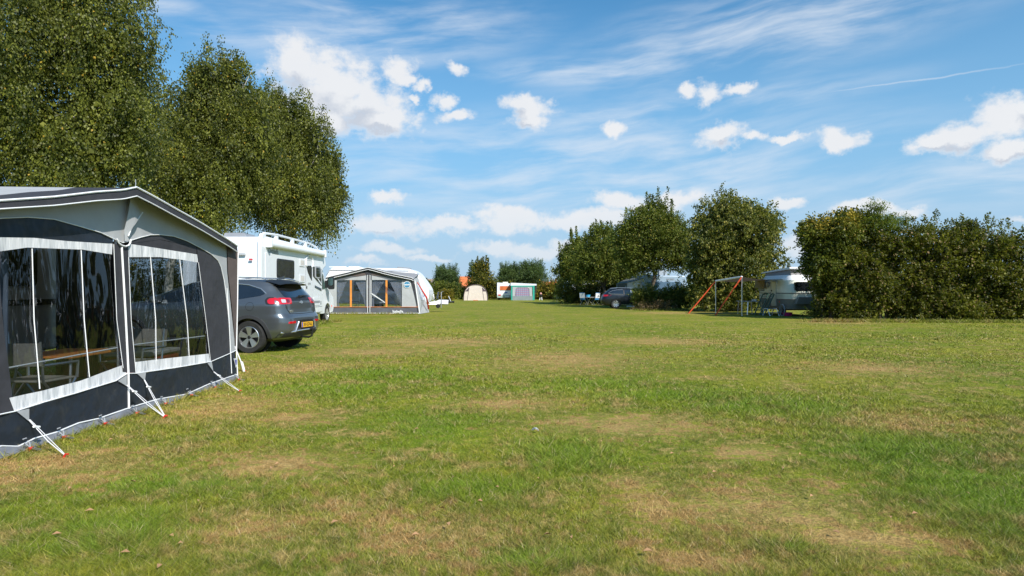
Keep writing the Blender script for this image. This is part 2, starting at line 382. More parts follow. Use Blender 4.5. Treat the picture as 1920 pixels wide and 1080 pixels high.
def blade_mat():
    m = bpy.data.materials.new('grass_blade'); m.use_nodes = True; nt = m.node_tree; g = G(nt); p = nt.nodes['Principled BSDF']; out = nt.nodes['Material Output']
    c, dry, n3, n4, pos = lawn_colour(g, True)
    t = g.n('ShaderNodeAttribute', attribute_name='tint').outputs['Fac']
    c = g.mix(g.rng(t, 0, 1, smooth=False), g.mix(1.0, c, (0.62, 0.70, 0.55), 'MULTIPLY'), g.mix(1.0, c, (1.75, 1.6, 1.7), 'MULTIPLY'))
    c = g.mix(g.m('GREATER_THAN', t, 0.955), c, (0.46, 0.36, 0.19))
    g.put(p.inputs['Base Color'], c); p.inputs['Roughness'].default_value = 0.55; p.inputs['Specular IOR Level'].default_value = 0.35
    tr = g.n('ShaderNodeBsdfTranslucent'); g.put(tr.inputs[0], c); mx = g.n('ShaderNodeMixShader'); mx.inputs[0].default_value = 0.18
    nt.links.new(p.outputs[0], mx.inputs[1]); nt.links.new(tr.outputs[0], mx.inputs[2]); nt.links.new(mx.outputs[0], out.inputs[0]); return m
gm = MB()
ys = [-60, -20, -5] + [0.5 * i for i in range(0, 60)] + [30 + 2 * i for i in range(40)] + [120, 160, 240, 400, 700, 1200]
xs = [-900, -400, -150, -80, -50, -35] + [-26 + 1.0 * i for i in range(53)] + [35, 50, 80, 150, 400, 900]
def gz(x, y):
    d = math.hypot(x, y)
    return (0.02 * mnoise.noise(Vector((x * 0.25, y * 0.25, 0))) if d < 100 else 0)
gm.add([(x, y, gz(x, y)) for x in xs for y in ys], [(i * len(ys) + j, (i + 1) * len(ys) + j, (i + 1) * len(ys) + j + 1, i * len(ys) + j + 1) for i in range(len(xs) - 1) for j in range(len(ys) - 1)])
tag(gm.build('ground', ground_mat(), smooth=True, autos=180), kind='structure')

def make_grass(N=900000):
    # density follows distance: short lawn, thinner blades close by
    py = HZ + 62 + (1110 - HZ - 62) * RNG.random(N) ** 0.95
    Y = EYE * F / (py - HZ); X = (RNG.random(N) * 2 - 1) * 0.98 * Y
    keep = ~((X < -4.14) & (Y > 3.9) & (Y < 9.75)); X, Y = X[keep], Y[keep]; N = len(X)
    def fld(B):
        d = np.full(len(X), 9.0)
        for (cx, cy, rx, ry, _) in B: d = np.minimum(d, np.hypot((X - cx) / rx, (Y - cy) / ry))
        return np.clip(1.4 - d, 0, 1)
    dry = fld(DRYB); lush = fld(LUSHB)
    wav = np.sin(X * 2.1 + 1.3 * np.sin(Y * 1.7)) * np.sin(Y * 2.6 + np.sin(X * 3.1)) * 0.25 + np.sin(X * 9 + 2 * np.sin(Y * 7)) * np.sin(Y * 8.3 + 2 * np.sin(X * 5)) * 0.22
    TX, TY = [], []
    for (xa, ya, xb, yb, wd_, n_) in [(12.6, 27.0, 24.5, 25.6, 0.45, 9000), (8.2, 41.5, 11.2, 41.5, 0.6, 3500), (-9.9, 18.9, -7.4, 18.9, 0.2, 900), (-7.42, 19, -7.42, 27.3, 0.15, 2500), (-10.2, 34.8, -5.1, 34.8, 0.15, 1500), (4.6, 57.5, 10, 56.5, 0.6, 3000), (-4.05, 4.2, -4.05, 9.7, 0.08, 1800)]:
        t = RNG.random(n_); TX.append(xa + (xb - xa) * t + RNG.normal(size=n_) * wd_ * 0.5); TY.append(ya + (yb - ya) * t + RNG.normal(size=n_) * wd_ * 0.5)
    nc, nb_ = 700, 26; pyc = HZ + 90 + (1080 - HZ - 90) * RNG.random(nc); Yc = EYE * F / (pyc - HZ); Xc = (RNG.random(nc) * 2 - 1) * 0.9 * Yc
    kc = Xc > -3.9; Xc, Yc = Xc[kc], Yc[kc]; nc = len(Xc)
    TX.insert(0, (Xc[:, None] + RNG.normal(size=(nc, nb_)) * 0.035).ravel()); TY.insert(0, (Yc[:, None] + RNG.normal(size=(nc, nb_)) * 0.035).ravel()); n_t = nc * nb_
    n_long = sum(len(t) for t in TX); X = np.concatenate([X] + TX); Y = np.concatenate([Y] + TY); N = len(X)
    dry = fld(DRYB) ; lush = fld(LUSHB)
    wav = np.sin(X * 2.1 + 1.3 * np.sin(Y * 1.7)) * np.sin(Y * 2.6 + np.sin(X * 3.1)) * 0.25 + np.sin(X * 9 + 2 * np.sin(Y * 7)) * np.sin(Y * 8.3 + 2 * np.sin(X * 5)) * 0.30
    h = (0.014 + 0.013 * RNG.random(N) + 0.022 * RNG.random(N) ** 5) * (1 + wav) * (1 - 0.45 * dry) * (1 + 0.65 * lush)
    h[-n_long:] = 0.05 + 0.14 * RNG.random(n_long) ** 2; h[-1800:] *= 0.55; h[-n_long:-n_long + n_t] = 0.025 + 0.035 * RNG.random(n_t)
    wd = np.clip(0.0007 * Y, 0.0022, 0.014) * (0.7 + 0.6 * RNG.random(N))
    a = RNG.random(N) * 2 * np.pi; b = RNG.random(N) * 2 * np.pi; lean = h * (0.6 + 2.2 * RNG.random(N))
    V = np.zeros((N, 3, 3))
    V[:, 0, 0] = X - wd * np.cos(a); V[:, 0, 1] = Y - wd * np.sin(a); V[:, 1, 0] = X + wd * np.cos(a); V[:, 1, 1] = Y + wd * np.sin(a)
    V[:, 2, 0] = X + lean * np.cos(b); V[:, 2, 1] = Y + lean * np.sin(b); V[:, 2, 2] = h; V[:, :2, 2] = -0.012
    return tag(bigmesh('grass', V, 3, blade_mat(), tint=RNG.random(N)), 'short mown grass blades with dry straw patches', 'grass', kind='stuff')
make_grass()
# ------------------------------------------------------------------ common paints
M_charcoal = fabric('charcoal_cloth', (0.045, 0.045, 0.052), trans=0.05, bump=0.7, bdist=0.08, dirt=((0.08, 0.08, 0.08), 0.25))
M_navy = fabric('dark_skirt_cloth', (0.018, 0.024, 0.034), rough=0.5, bump=0.8, bdist=0.09, dirt=((0.10, 0.09, 0.07), 0.3))
M_lgrey = fabric('light_grey_cloth', (0.50, 0.51, 0.52), trans=0.25)
M_cream = fabric('pale_band_cloth', (0.72, 0.72, 0.73), trans=0.1, bump=1.0, bscale=5.5, bdist=0.06, stretch=(1, 1, 0.25))
M_mud = fabric('mud_flap_vinyl', (0.17, 0.18, 0.205), rough=0.45, bump=0.9, bdist=0.08, dirt=((0.16, 0.13, 0.08), 0.6))
M_pipe = mat('white_piping', (0.8, 0.8, 0.8), 0.5, var=0.03)
M_rope = mat('white_rope', (0.72, 0.72, 0.74), 0.8, var=0.1, vscale=60)
M_brown = fabric('taupe_cloth', (0.11, 0.085, 0.078))
M_red = mat('red_plastic', (0.62, 0.03, 0.02), 0.4)
M_orange = mat('orange_webbing', (0.75, 0.10, 0.03), 0.6)
M_alu = mat('aluminium', (0.62, 0.63, 0.65), 0.3, 0.9, var=0.08)
M_steel = mat('galvanised_steel', (0.45, 0.45, 0.46), 0.4, 0.8)
M_black = mat('black_plastic', (0.014, 0.014, 0.015), 0.45, var=0.2)
M_tyre = mat('tyre_rubber', (0.018, 0.018, 0.018), 0.8, var=0.3, vscale=8, dirt=((0.08, 0.07, 0.05), 0.3))
M_white = mat('white_gelcoat', (0.82, 0.835, 0.87), 0.28, var=0.03, vscale=1.2, coat=0.3, dirt=((0.55, 0.55, 0.5), 0.15))
M_white2 = mat('white_panel', (0.77, 0.78, 0.82), 0.4, var=0.04, vscale=1.0, dirt=((0.5, 0.5, 0.45), 0.2))
M_seam = mat('seam_grey', (0.35, 0.36, 0.38), 0.6)
M_dglass = mat('dark_glass', (0.012, 0.014, 0.017), 0.04, spec=0.9, coat=1.0, var=0.2)
M_shadewin = mat('blind_window', (0.05, 0.052, 0.056), 0.08, spec=0.8, coat=1.0, var=0.3)
M_win = clear('window_film', (0.52, 0.55, 0.58), refl=1.3, rough=0.04, bump=0.9, bscale=1.3, stretch=(1, 2.2, 0.7), ior=1.36, bdist=0.04)
M_wood = mat('orange_wood', (0.55, 0.20, 0.045), 0.4, stretch=(1, 8, 1), var=0.2)
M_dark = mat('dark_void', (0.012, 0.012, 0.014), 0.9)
M_net = fabric('curtain_net', (0.42, 0.44, 0.50), trans=0.3, bump=1.0, bscale=9, bdist=0.05, stretch=(1, 1, 0.12))
M_soilcloth = mat('ground_sheet', (0.05, 0.055, 0.06), 0.8, var=0.3)
M_lcd = mat('lettering_black', (0.02, 0.02, 0.022), 0.5)
M_lgr = mat('lettering_grey', (0.30, 0.31, 0.33), 0.5)
M_wood_leg = mat('varnished_beech', (0.42, 0.27, 0.13), 0.4)

# ------------------------------------------------------------------ big awning at the left edge
AW = thing('caravan_awning', 'large charcoal and light grey caravan awning with clear windows, nearest the camera at left', 'awning', (-4.12, 6.85, 0))
AWX, AWT = -4.12, 0.045
def awt(px, py):
    u = (px - 960) / F; w_ = (HZ - py) / F
    t = (AWX - AWT * EYE) / (u + AWT * w_); return (t, EYE + w_ * t)      # (Y, Z) on the leaning front wall
def wrinkle(y, z, a): return a * (mnoise.noise(Vector((y * 2.6, z * 1.3, 3))) + 0.5 * mnoise.noise(Vector((y * 6 + z * 2, z * 1.5, 8))))
def awmap(off, amp=0.0):
    return lambda y, z, o: (AWX - AWT * z + off + o + wrinkle(y, z, amp), y, z)
def awpanel(name, pxs, m, off=0.0, amp=0.004, step=0.09, smooth=True):
    poly = [awt(*p) for p in pxs]
    return MB().patch(poly, awmap(off, amp), step).build(name, m, AW, smooth=smooth, world=True, autos=60)
def awline(name, pxs, r, m, off=0.008, parent=None, **k):
    return MB().tube([(AWX - AWT * z + off, y, z) for y, z in (awt(*p) for p in pxs)], r, 6).build(name, m, parent or AW, smooth=True, world=True)
RA = [(228, 455), (240, 452), (262, 445), (280, 440.5), (300, 440), (325, 443), (350, 452), (375, 465), (394, 476), (407, 488), (413, 500), (419, 525), (424, 560), (428, 600), (430, 635), (431, 662)]
LA = [(-130, 450), (-100, 436), (-50, 417), (0, 409), (50, 407), (100, 411), (150, 425), (187, 436), (212, 448), (228, 455)]
TOPR = [(250, 366), (320, 398), (375, 426), (417, 449), (424, 456)]
TOPL = [(-170, 398), (-100, 391), (0, 383), (60, 379), (100, 375.5), (175, 371), (225, 369.5), (250, 366)]
awpanel('upper_panel', TOPR + [(424, 462), (426, 510), (434, 580), (440, 640), (441, 657)] + [(431, 662)] + RA[::-1] + [], M_lgrey, 0, 0.006)
awpanel('upper_panel', TOPL + [(228, 455)] + LA[::-1] + [(-170, 460)], M_lgrey, 0, 0.006)
# right half
awpanel('arch_panel', RA[1:10] + [(411, 496), (369, 460), (300, 449), (241, 457)], M_charcoal, 0, 0.003)
WR = [(239, 482), (300, 482), (340, 487), (371, 492), (378, 545), (385, 600), (388, 635), (391, 663), (320, 671), (252, 679), (248, 640), (244, 600)]
awpanel('window_header', [(240, 457), (300, 466), (369, 477), (371, 492), (340, 487), (300, 482), (239, 482)], M_cream, 0.004, 0.010, 0.05)
awpanel('header_backing', [(240, 456), (300, 448), (369, 459), (369, 478), (300, 468), (240, 462)], M_charcoal, -0.003, 0.002)
awpanel('side_panel', [(369, 460), (411, 494), (419, 525), (424, 560), (428, 600), (430, 635), (431, 662), (412, 670), (394, 678), (391, 663), (385, 600), (378, 545), (371, 492)], M_charcoal, 0.001, 0.004)
wr_o = awpanel('window', WR, M_win, -0.006, 0.007, 0.08)
awpanel('sill_band', [(252, 679), (320, 671), (391, 663), (394, 678), (330, 689), (253, 700)], M_cream, 0.004, 0.008, 0.05)
awpanel('skirt', [(238, 700), (253, 700), (330, 689), (394, 678), (431, 662), (441, 658), (444, 700), (433, 705), (390, 720), (348, 739), (291, 749), (239, 765)], M_navy, 0.006, 0.02)
# left half
WL = [(3, 575), (12, 652), (25, 744), (80, 732), (150, 714), (228, 685), (222, 640), (217, 600), (213, 530), (210, 477), (155, 468), (100, 466), (50, 464), (0, 471), (-2, 520)]
awpanel('arch_panel', [(-130, 450)] + LA[1:-1] + [(211, 457), (125, 452), (62, 446), (0, 445), (-130, 458)], M_navy, 0, 0.003)
awpanel('window_header', [(0, 445), (62, 446), (125, 452), (211, 457), (210, 477), (155, 468), (100, 466), (50, 464), (0, 471), (-130, 482), (-130, 458)], M_cream, 0.004, 0.010, 0.05)
awpanel('window', WL, M_win, -0.006, 0.007, 0.08)
awpanel('side_panel', [(-130, 482), (0, 471), (-2, 520), (3, 575), (12, 652), (22, 744), (26, 770), (-170, 812), (-170, 486)], M_charcoal, 0.001, 0.012)
awpanel('sill_band', [(16, 746), (80, 732), (150, 714), (228, 685), (237, 700), (215, 714), (140, 737), (80, 754), (26, 771)], M_cream, 0.004, 0.009, 0.05)
awpanel('skirt', [(-170, 812), (26, 771), (80, 754), (140, 737), (215, 714), (238, 700), (239, 765), (181, 785), (145, 793), (104, 810), (62, 822), (31, 837), (0, 837), (-170, 880)], M_navy, 0.006, 0.02)
awpanel('corner_panel', [(424, 456), (444, 470), (443, 560), (441, 658), (434, 580), (426, 510)], M_brown, 0.012, 0.003)
awpanel('post_cover', [(211, 456), (239, 462), (241, 530), (243, 600), (253, 699), (229, 697), (217, 600), (213, 530)], M_charcoal, 0.008, 0.002)
# mud flap lies out on the grass
def flap(y, t):
    zt = np.interp(y, FY, FZ); b = 0.0 + 0.05 * t + wrinkle(y * 1.5, t, 0.02)
    return (AWX - AWT * zt + 0.004 + b * (1 if t > 0 else 0), y, zt * (1 - t) + 0.006)
fp = [awt(*p) for p in [(-170, 880), (0, 836), (31, 837), (62, 822), (104, 810), (145, 793), (181, 785), (239, 765), (291, 749), (348, 739), (390, 720), (433, 705), (444, 702)]]
FY = [p[0] for p in fp]; FZ = [max(0.03, p[1]) for p in fp]
MB().grid(lambda a, b: flap(FY[0] + (FY[-1] - FY[0]) * a, b), 90, 4).build('mud_flap', M_mud, AW, smooth=True, world=True, autos=80)
awline('piping', [(-170, 880), (0, 836), (31, 837), (62, 822), (104, 810), (145, 793), (181, 785), (239, 765), (291, 749), (348, 739), (390, 720), (433, 705), (444, 702)], 0.007, M_pipe, 0.014)
awline('piping', [(-170, 812), (26, 771), (80, 754), (140, 737), (215, 714), (237, 700), (253, 700), (330, 689), (394, 678), (431, 662), (441, 657)], 0.006, M_pipe, 0.012)
awline('piping', [(225, 463), (229, 530), (233, 600), (238, 698), (239, 766)], 0.011, M_pipe, 0.018)
awline('piping', [(424, 540), (428, 600), (431, 662), (433, 700)], 0.006, M_pipe, 0.012)
awline('piping', [(444, 470), (443, 560), (441, 657), (443, 704)], 0.008, M_pipe, 0.02)
awline('arch_piping', RA, 0.005, M_pipe, 0.01); awline('arch_piping', LA, 0.005, M_pipe, 0.01)
for ln in ([(282, 481), (292, 600), (293, 677)], [(337, 487), (351, 600), (355, 670)], [(60, 466), (64, 600), (75, 729)], [(152, 469), (158, 600), (168, 707)]):
    awline('window_seam', ln, 0.0045, M_pipe, 0.0)
awline('window_bar', [(250, 647), (386, 630)], 0.008, M_pipe, -0.02); awline('window_bar', [(19, 690), (223, 652)], 0.008, M_pipe, -0.02)
awline('window_edge', [(239, 482), (244, 600), (253, 699)], 0.003, M_pipe, 0.012); awline('window_edge', [(371, 492), (385, 600), (394, 678)], 0.003, M_pipe, 0.008)
awline('window_edge', [(211, 458), (217, 600), (229, 690)], 0.003, M_pipe, 0.012)
# canopy: an arched roof running back to the caravan
CYZ = [(4.07, 1.90), (4.6, 1.96), (5.1, 2.055), (5.66, 2.166), (6.19, 2.29), (6.62, 2.375), (6.85, 2.44), (7.1, 2.405), (7.71, 2.307), (8.3, 2.22), (8.99, 2.107), (9.3, 2.06), (9.63, 2.0)]
CYs = [p[0] for p in CYZ]; CZs = [p[1] for p in CYZ]
def cz(y): return float(np.interp(y, CYs, CZs))
def cx(y): return -4.03 - 0.11 * ((y - 6.85) / 2.78) ** 2
N_ = 60
yy = [4.07 + 5.56 * i / N_ for i in range(N_ + 1)]; yy = sorted(set(yy + [6.85]))
def strip(f0, f1, n=1):
    mb = MB(); k = len(yy)
    for j in range(n + 1):
        t = j / n; mb.v += [tuple(Vector(f0(y)) * (1 - t) + Vector(f1(y)) * t) for y in yy]
    mb.f = [(j * k + i, j * k + i + 1, (j + 1) * k + i + 1, (j + 1) * k + i) for j in range(n) for i in range(k - 1)]; return mb
strip(lambda y: (cx(y), y, cz(y)), lambda y: (-4.68, y, cz(y) + 0.004), 3).build('canopy_border', M_charcoal, AW, smooth=True, world=True, autos=60)
strip(lambda y: (-4.68, y, cz(y) + 0.004), lambda y: (-6.86, y, cz(y) + 0.03 + 0.14 * abs(y - 6.85) / 2.78), 4).build('canopy_roof', M_lgrey, AW, smooth=True, world=True, autos=60)
vh = lambda y: 0.088 - 0.045 * max(0, (6.6 - y) / 2.5)
strip(lambda y: (cx(y) + 0.004, y, cz(y)), lambda y: (cx(y) + 0.012, y, cz(y) - vh(y)), 2).build('valance', M_charcoal, AW, smooth=True, world=True, autos=60)
MB().tube([(cx(y) + 0.008, y, cz(y) + 0.006) for y in yy], 0.011, 6).build('valance_piping', M_pipe, AW, smooth=True, world=True)
MB().tube([(cx(y) + 0.014, y, cz(y) - vh(y)) for y in yy], 0.007, 6).build('valance_piping', M_pipe, AW, smooth=True, world=True)
MB().tube([(cx(6.85), 6.85, 2.43), (cx(6.85), 6.85, 2.53)], 0.004, 6).build('peak_pin', M_steel, AW, world=True)
# filler wall top behind the valance
tw = lambda y: -4.12 - 0.045 * cz(y)
strip(lambda y: (tw(y), y, cz(y)), lambda y: (tw(y) + 0.003, y, cz(y) - vh(y) - 0.05), 1).build('upper_wall_hem', M_lgrey, AW, world=True)
# hanging peak flap and half ring
pf = [awt(*p) for p in [(243, 372), (253, 385), (258, 398), (250, 410), (238, 425), (231, 443), (235, 452), (228, 452), (226, 430), (229, 400), (232, 372)]]
MB().patch(pf, lambda y, z, o: (AWX - AWT * z + 0.04 + 0.03 * math.sin((y - 6.85) * 9 + z * 3), y, z), 0.05).build('peak_flap', M_lgrey, AW, smooth=True, world=True, autos=70)
awline('peak_flap_piping', [(258, 398), (250, 410), (238, 425), (231, 443)], 0.006, M_pipe, 0.055)
awline('half_ring', [(214, 448), (217, 455), (223, 460), (230, 462), (236, 460), (239, 455), (240, 449)], 0.009, M_pipe, 0.03)
# side walls
def sidewall(y, outer):
    zt = cz(y)
    def P(x, z): return (x, y, z)
    mb = MB()
    fr = [(-4.14, 0.02), (-6.84, 0.02), (-6.84, zt + 0.1), (-4.22, zt)]
    hole = [(-4.62, 0.62), (-6.5, 0.62), (-6.5, 1.82), (-4.66, 1.82)]
    vs = [P(*p) for p in fr] + [P(*p) for p in hole]
    mb.add(vs, [(i, (i + 1) % 4, 4 + (i + 1) % 4, 4 + i) for i in range(4)])
    mb.build('side_wall', M_charcoal, AW, world=True)
    MB().add([P(*p) for p in hole], [(0, 1, 2, 3)]).build('side_window', M_win, AW, world=True)
    MB().tube([P(*p) for p in hole], 0.012, 6, True).build('window_edge', M_cream, AW, world=True)
sidewall(9.6, 1); sidewall(4.1, 0)
for y in (4.16, 6.85, 9.54):
    x = -4.2; MB().tube([(x, y, 0), (x - 0.06, y, cz(y) - 0.06)], 0.014, 8).build('tent_pole', M_steel, AW, world=True, smooth=True)
MB().tube([(x_, y_, z_) for x_, y_, z_ in [(tw(y) - 0.05, y, cz(y) - 0.04) for y in yy]], 0.014, 6).build('tent_pole', M_steel, AW, world=True, smooth=True)
MB().tube([(-4.2, 6.85, 2.38), (-6.85, 6.85, 2.42)], 0.014, 6).build('tent_pole', M_steel, AW, world=True)
MB().box(-6.7, -4.25, 4.2, 9.5, -0.01, 0.022).build('groundsheet', M_soilcloth, AW, world=True)
# inner curtains gathered at the windows
def curtain(y0, y1, x, z0, z1, m, name='curtain', par=None, amp=0.03, k=9):
    return MB().grid(lambda a, b: (x + amp * math.sin(a * k * 6.28) * (1 - 0.3 * b), y0 + (y1 - y0) * a, z0 + (z1 - z0) * b), 60, 3).build(name, m, par or AW, smooth=True, world=True, autos=80)
M_curt = fabric('dark_curtain', (0.03, 0.035, 0.042), trans=0.1); M_bcurt = fabric('blue_grey_curtain', (0.16, 0.20, 0.26), trans=0.2)
curtain(5.22, 5.5, -4.33, 0.35, 1.72, M_bcurt, k=5); curtain(4.7, 5.2, -4.34, 0.3, 1.75, M_charcoal, k=4)
MB().grid(lambda a, b: (-6.78 + 0.95 * a, 9.53 + 0.03 * math.sin(a * 50), 0.1 + 1.95 * b), 60, 2).build('curtain', M_curt, AW, smooth=True, world=True, autos=80)
# guy ropes with pegs
def guy(p0, p1, q, tri=None):
    a = awt(*p0); A = Vector((AWX - AWT * a[1] + 0.02, a[0], a[1])); Bq = gx(*q)
    rp = MB().tube([A, A * 0.45 + Bq * 0.55 + Vector((0, 0, -0.01)), Bq + Vector((0, 0, 0.02))], 0.004, 6)
    rp.tube([A + Vector((0, 0.012, 0)), Bq + Vector((0, 0.01, 0.02))], 0.003, 6)
    o = rp.build('guy_rope', M_rope, AW, world=True, smooth=True)
    mid = A * 0.8 + Bq * 0.2
    MB().tube([mid + Vector((0.01, -0.035, 0.012)), mid + Vector((0.01, 0.03, -0.006))], 0.011, 6).build('rope_tensioner', M_pipe, AW, world=True, smooth=True)
    if tri:
        tp = [awt(*p) for p in tri]
        MB().add([(AWX - AWT * z + 0.024, y, z) for y, z in tp], [tuple(range(len(tp)))]).build('rope_patch', M_lgrey, AW, world=True)
    MB().tube([Bq + Vector((-0.03, 0, -0.05)), Bq + Vector((0.005, 0, 0.03)), Bq + Vector((0.03, 0, 0.028))], 0.008, 6).build('tent_peg', M_red, AW, world=True, smooth=True)
guy((50, 787), 0, (122, 858), [(26, 771), (50, 766), (50, 790)]); guy((234, 722), 0, (308, 785), [(217, 714), (234, 703), (234, 724)])
guy((267, 712), 0, (309, 784), [(253, 700), (270, 698), (268, 714)]); guy((398, 697), 0, (449, 736), [(386, 681), (394, 678), (397, 696)])
# peg loops along the flap
for (px, py) in [(36, 845), (101, 818), (180, 790), (241, 770), (296, 754), (345, 741), (391, 724), (436, 708)]:
    a = awt(px, py); x = AWX - AWT * a[1] + 0.035; y = a[0]
    MB().tube([(x - 0.01, y, a[1] + 0.01), (x + 0.03, y - 0.02, 0.075), (x + 0.06, y, 0.03)], 0.006, 5).tube([(x - 0.01, y + 0.03, a[1] + 0.01), (x + 0.03, y + 0.03, 0.075), (x + 0.06, y, 0.03)], 0.006, 5).tube([(x, y, 0.10), (x, y + 0.035, 0.10)], 0.007, 5).build('peg_ladder', M_lgr, AW, world=True, smooth=True)
    MB().box(x + 0.05, x + 0.08, y - 0.016, y + 0.016, 0.018, 0.036).tube([(x + 0.06, y - 0.01, 0.03), (x + 0.04, y, -0.06)], 0.006, 5).build('tent_peg', M_red, AW, world=True, bevel=0.006)
    MB().tube([(x + 0.08, y - 0.012, 0.03), (x + 0.15, y - 0.035, 0.018), (x + 0.155, y - 0.01, 0.018), (x + 0.085, y + 0.012, 0.03)], 0.004, 5, True).build('peg_hook', M_alu, AW, world=True, smooth=True)
# maker's badge near the corner
bp = [awt(*p) for p in [(434, 672), (441.5, 671), (441, 683), (438.5, 690)]]
bd = MB().add([(AWX - AWT * z + 0.032, y, z) for y, z in bp], [(0, 1, 2, 3)]).build('badge', M_cream, AW, world=True)
bq = [awt(*p) for p in [(436.4, 675), (439.4, 674), (439.4, 683), (438, 685)]]
MB().add([(AWX - AWT * z + 0.036, y, z) for y, z in bq], [(0, 1, 2, 3)]).build('badge_mark', mat('badge_blue', (0.05, 0.06, 0.35), 0.5), bd).parent = AW
bpy.data.objects['badge_mark'].data.transform(Matrix.Translation((4.12, -6.85, 0)))
bpy.data.objects['badge_mark'].parent = bd
# storm strap with its white spring
ST = thing('storm_strap', 'black storm strap on white spring pegged beside the near awning corner', 'tent strap', gx(458, 697))
b0 = gx(458, 697)
MB().tube([Vector((-4.55, 9.75, 1.5)) - b0, Vector((-0.19, 0.06, 0.42))], 0.018, 6).build('strap', M_black, ST)
MB().tube([(-0.185, 0.06, 0.42), (-0.05, 0.015, 0.14)], 0.010, 8).build('rope', M_rope, ST)
MB().tube([(-0.05, 0.015, 0.16), (0.0, 0, 0.0)], 0.022, 10).build('spring_cover', M_pipe, ST, smooth=True)
MB().tube([(0.0, 0, -0.05), (0.0, 0, 0.02), (0.03, 0, 0.02)], 0.008, 6).build('peg', M_orange, ST)

# ------------------------------------------------------------------ caravan behind the big awning
CV = thing('touring_caravan', 'pale touring caravan with dark band, seen through the windows of the nearest awning', 'caravan', (-8.0, 6.85, 0))
prof = smoothpoly([(-3.6, 0.45), (3.0, 0.45), (3.55, 0.9), (3.35, 1.6), (2.95, 2.45), (2.6, 2.56), (-3.2, 2.56), (-3.5, 2.4), (-3.6, 1.6)], 0.18)
MB().ngonprism(prof, -1.1, 1.1, 'x').build('body', mat('beige_panel', (0.42, 0.39, 0.34), 0.45, var=0.05), CV, bevel=0.05, bseg=3)
MB().box(1.1, 1.125, -3.4, 3.3, 1.13, 1.21).build('trim_strip', M_black, CV)
for y0, y1 in ((-2.35, -1.15), (1.35, 2.4)):
    MB().prism(rrect(y0, y1, 1.4, 2.0, 0.08), 1.1, 1.14).build('window', M_dglass, CV)
MB().prism(rrect(-0.75, -0.1, 0.5, 2.3, 0.05), 1.1, 1.13).build('door', M_shadewin, CV)
MB().prism(rrect(-1.9, -1.1, 0.6, 1.0, 0.05), 1.1, 1.12).build('locker_lid', mat('locker', (0.30, 0.28, 0.25), 0.5), CV)
for y in (-0.4, 0.6): MB().lathe([(0, -0.1), (0.31, -0.1), (0.33, -0.06), (0.33, 0.06), (0.31, 0.1), (0, 0.1)], (1.0, y, 0.33), 'x').build('wheel', M_tyre, CV, smooth=True)

# ------------------------------------------------------------------ furniture inside the awning
M_canvas = mat('taupe_canvas', (0.24, 0.225, 0.19), 0.9, var=0.15, vscale=30)
def folding_chair(loc, rz, label):
    t = thing('folding_chair', label, 'chair', loc, rz, 'folding chairs in the near awning')
    for s in (-1, 1):
        MB().tube([(0.26 * s, -0.2, 0.0), (0.26 * s, 0.2, 0.44)], 0.013, 6).build('leg', M_alu, t, smooth=True)
        MB().tube([(0.26 * s, 0.2, 0.0), (0.26 * s, -0.2, 0.44), (0.26 * s, -0.24, 0.83)], 0.013, 6).build('leg', M_alu, t, smooth=True)
        MB().tube([(0.28 * s, -0.22, 0.60), (0.28 * s, 0.2, 0.60), (0.27 * s, 0.2, 0.44)], 0.016, 6).build('armrest', M_alu, t, smooth=True)
    MB().box(-0.25, 0.25, -0.2, 0.22, 0.43, 0.45).build('seat', M_canvas, t, bevel=0.008)
    MB().grid(lambda a, b: (-0.29 + 0.58 * a, -0.25 - 0.02 * b + 0.05 * math.sin(a * math.pi) * -1, 0.60 + 0.22 * b), 8, 4).build('backrest', M_canvas, t, smooth=True)
    s_ = bpy.data.objects[t.name]; return t
folding_chair((-4.72, 6.35, 0.022), R(-6), 'taupe folding chair in the left awning window, facing the orange table')
folding_chair((-4.75, 8.0, 0.022), R(175), 'taupe folding chair just right of the dark centre post in the near awning')
folding_chair((-5.75, 7.3, 0.022), R(-95), 'shaded folding chair behind the orange table in the near awning')
TB = thing('camping_table', 'orange wooden camping table inside the nearest awning', 'table', (-4.98, 7.22, 0.022))
MB().box(-0.36, 0.36, -0.5, 0.45, 0.60, 0.625).build('tabletop', M_wood, TB, bevel=0.008)
for sx in (-1, 1):
    for sy in (-1, 1): MB().tube([(0.28 * sx, 0.40 * sy, 0.6), (0.32 * sx, 0.48 * sy, 0)], 0.014, 6).build('leg', M_alu, TB, smooth=True)
BX = thing('red_cool_box', 'dark red cool box with grey lid inside the nearest awning, right half', 'cool box', (-5.15, 8.95, 0.022))
MB().box(-0.3, 0.3, -0.4, 0.4, 0, 0.42).build('box', mat('dark_red_plastic', (0.22, 0.02, 0.02), 0.5), BX, bevel=0.04)
MB().box(-0.31, 0.31, -0.41, 0.41, 0.425, 0.49).build('lid', mat('grey_plastic', (0.3, 0.3, 0.3), 0.5), BX, bevel=0.02)

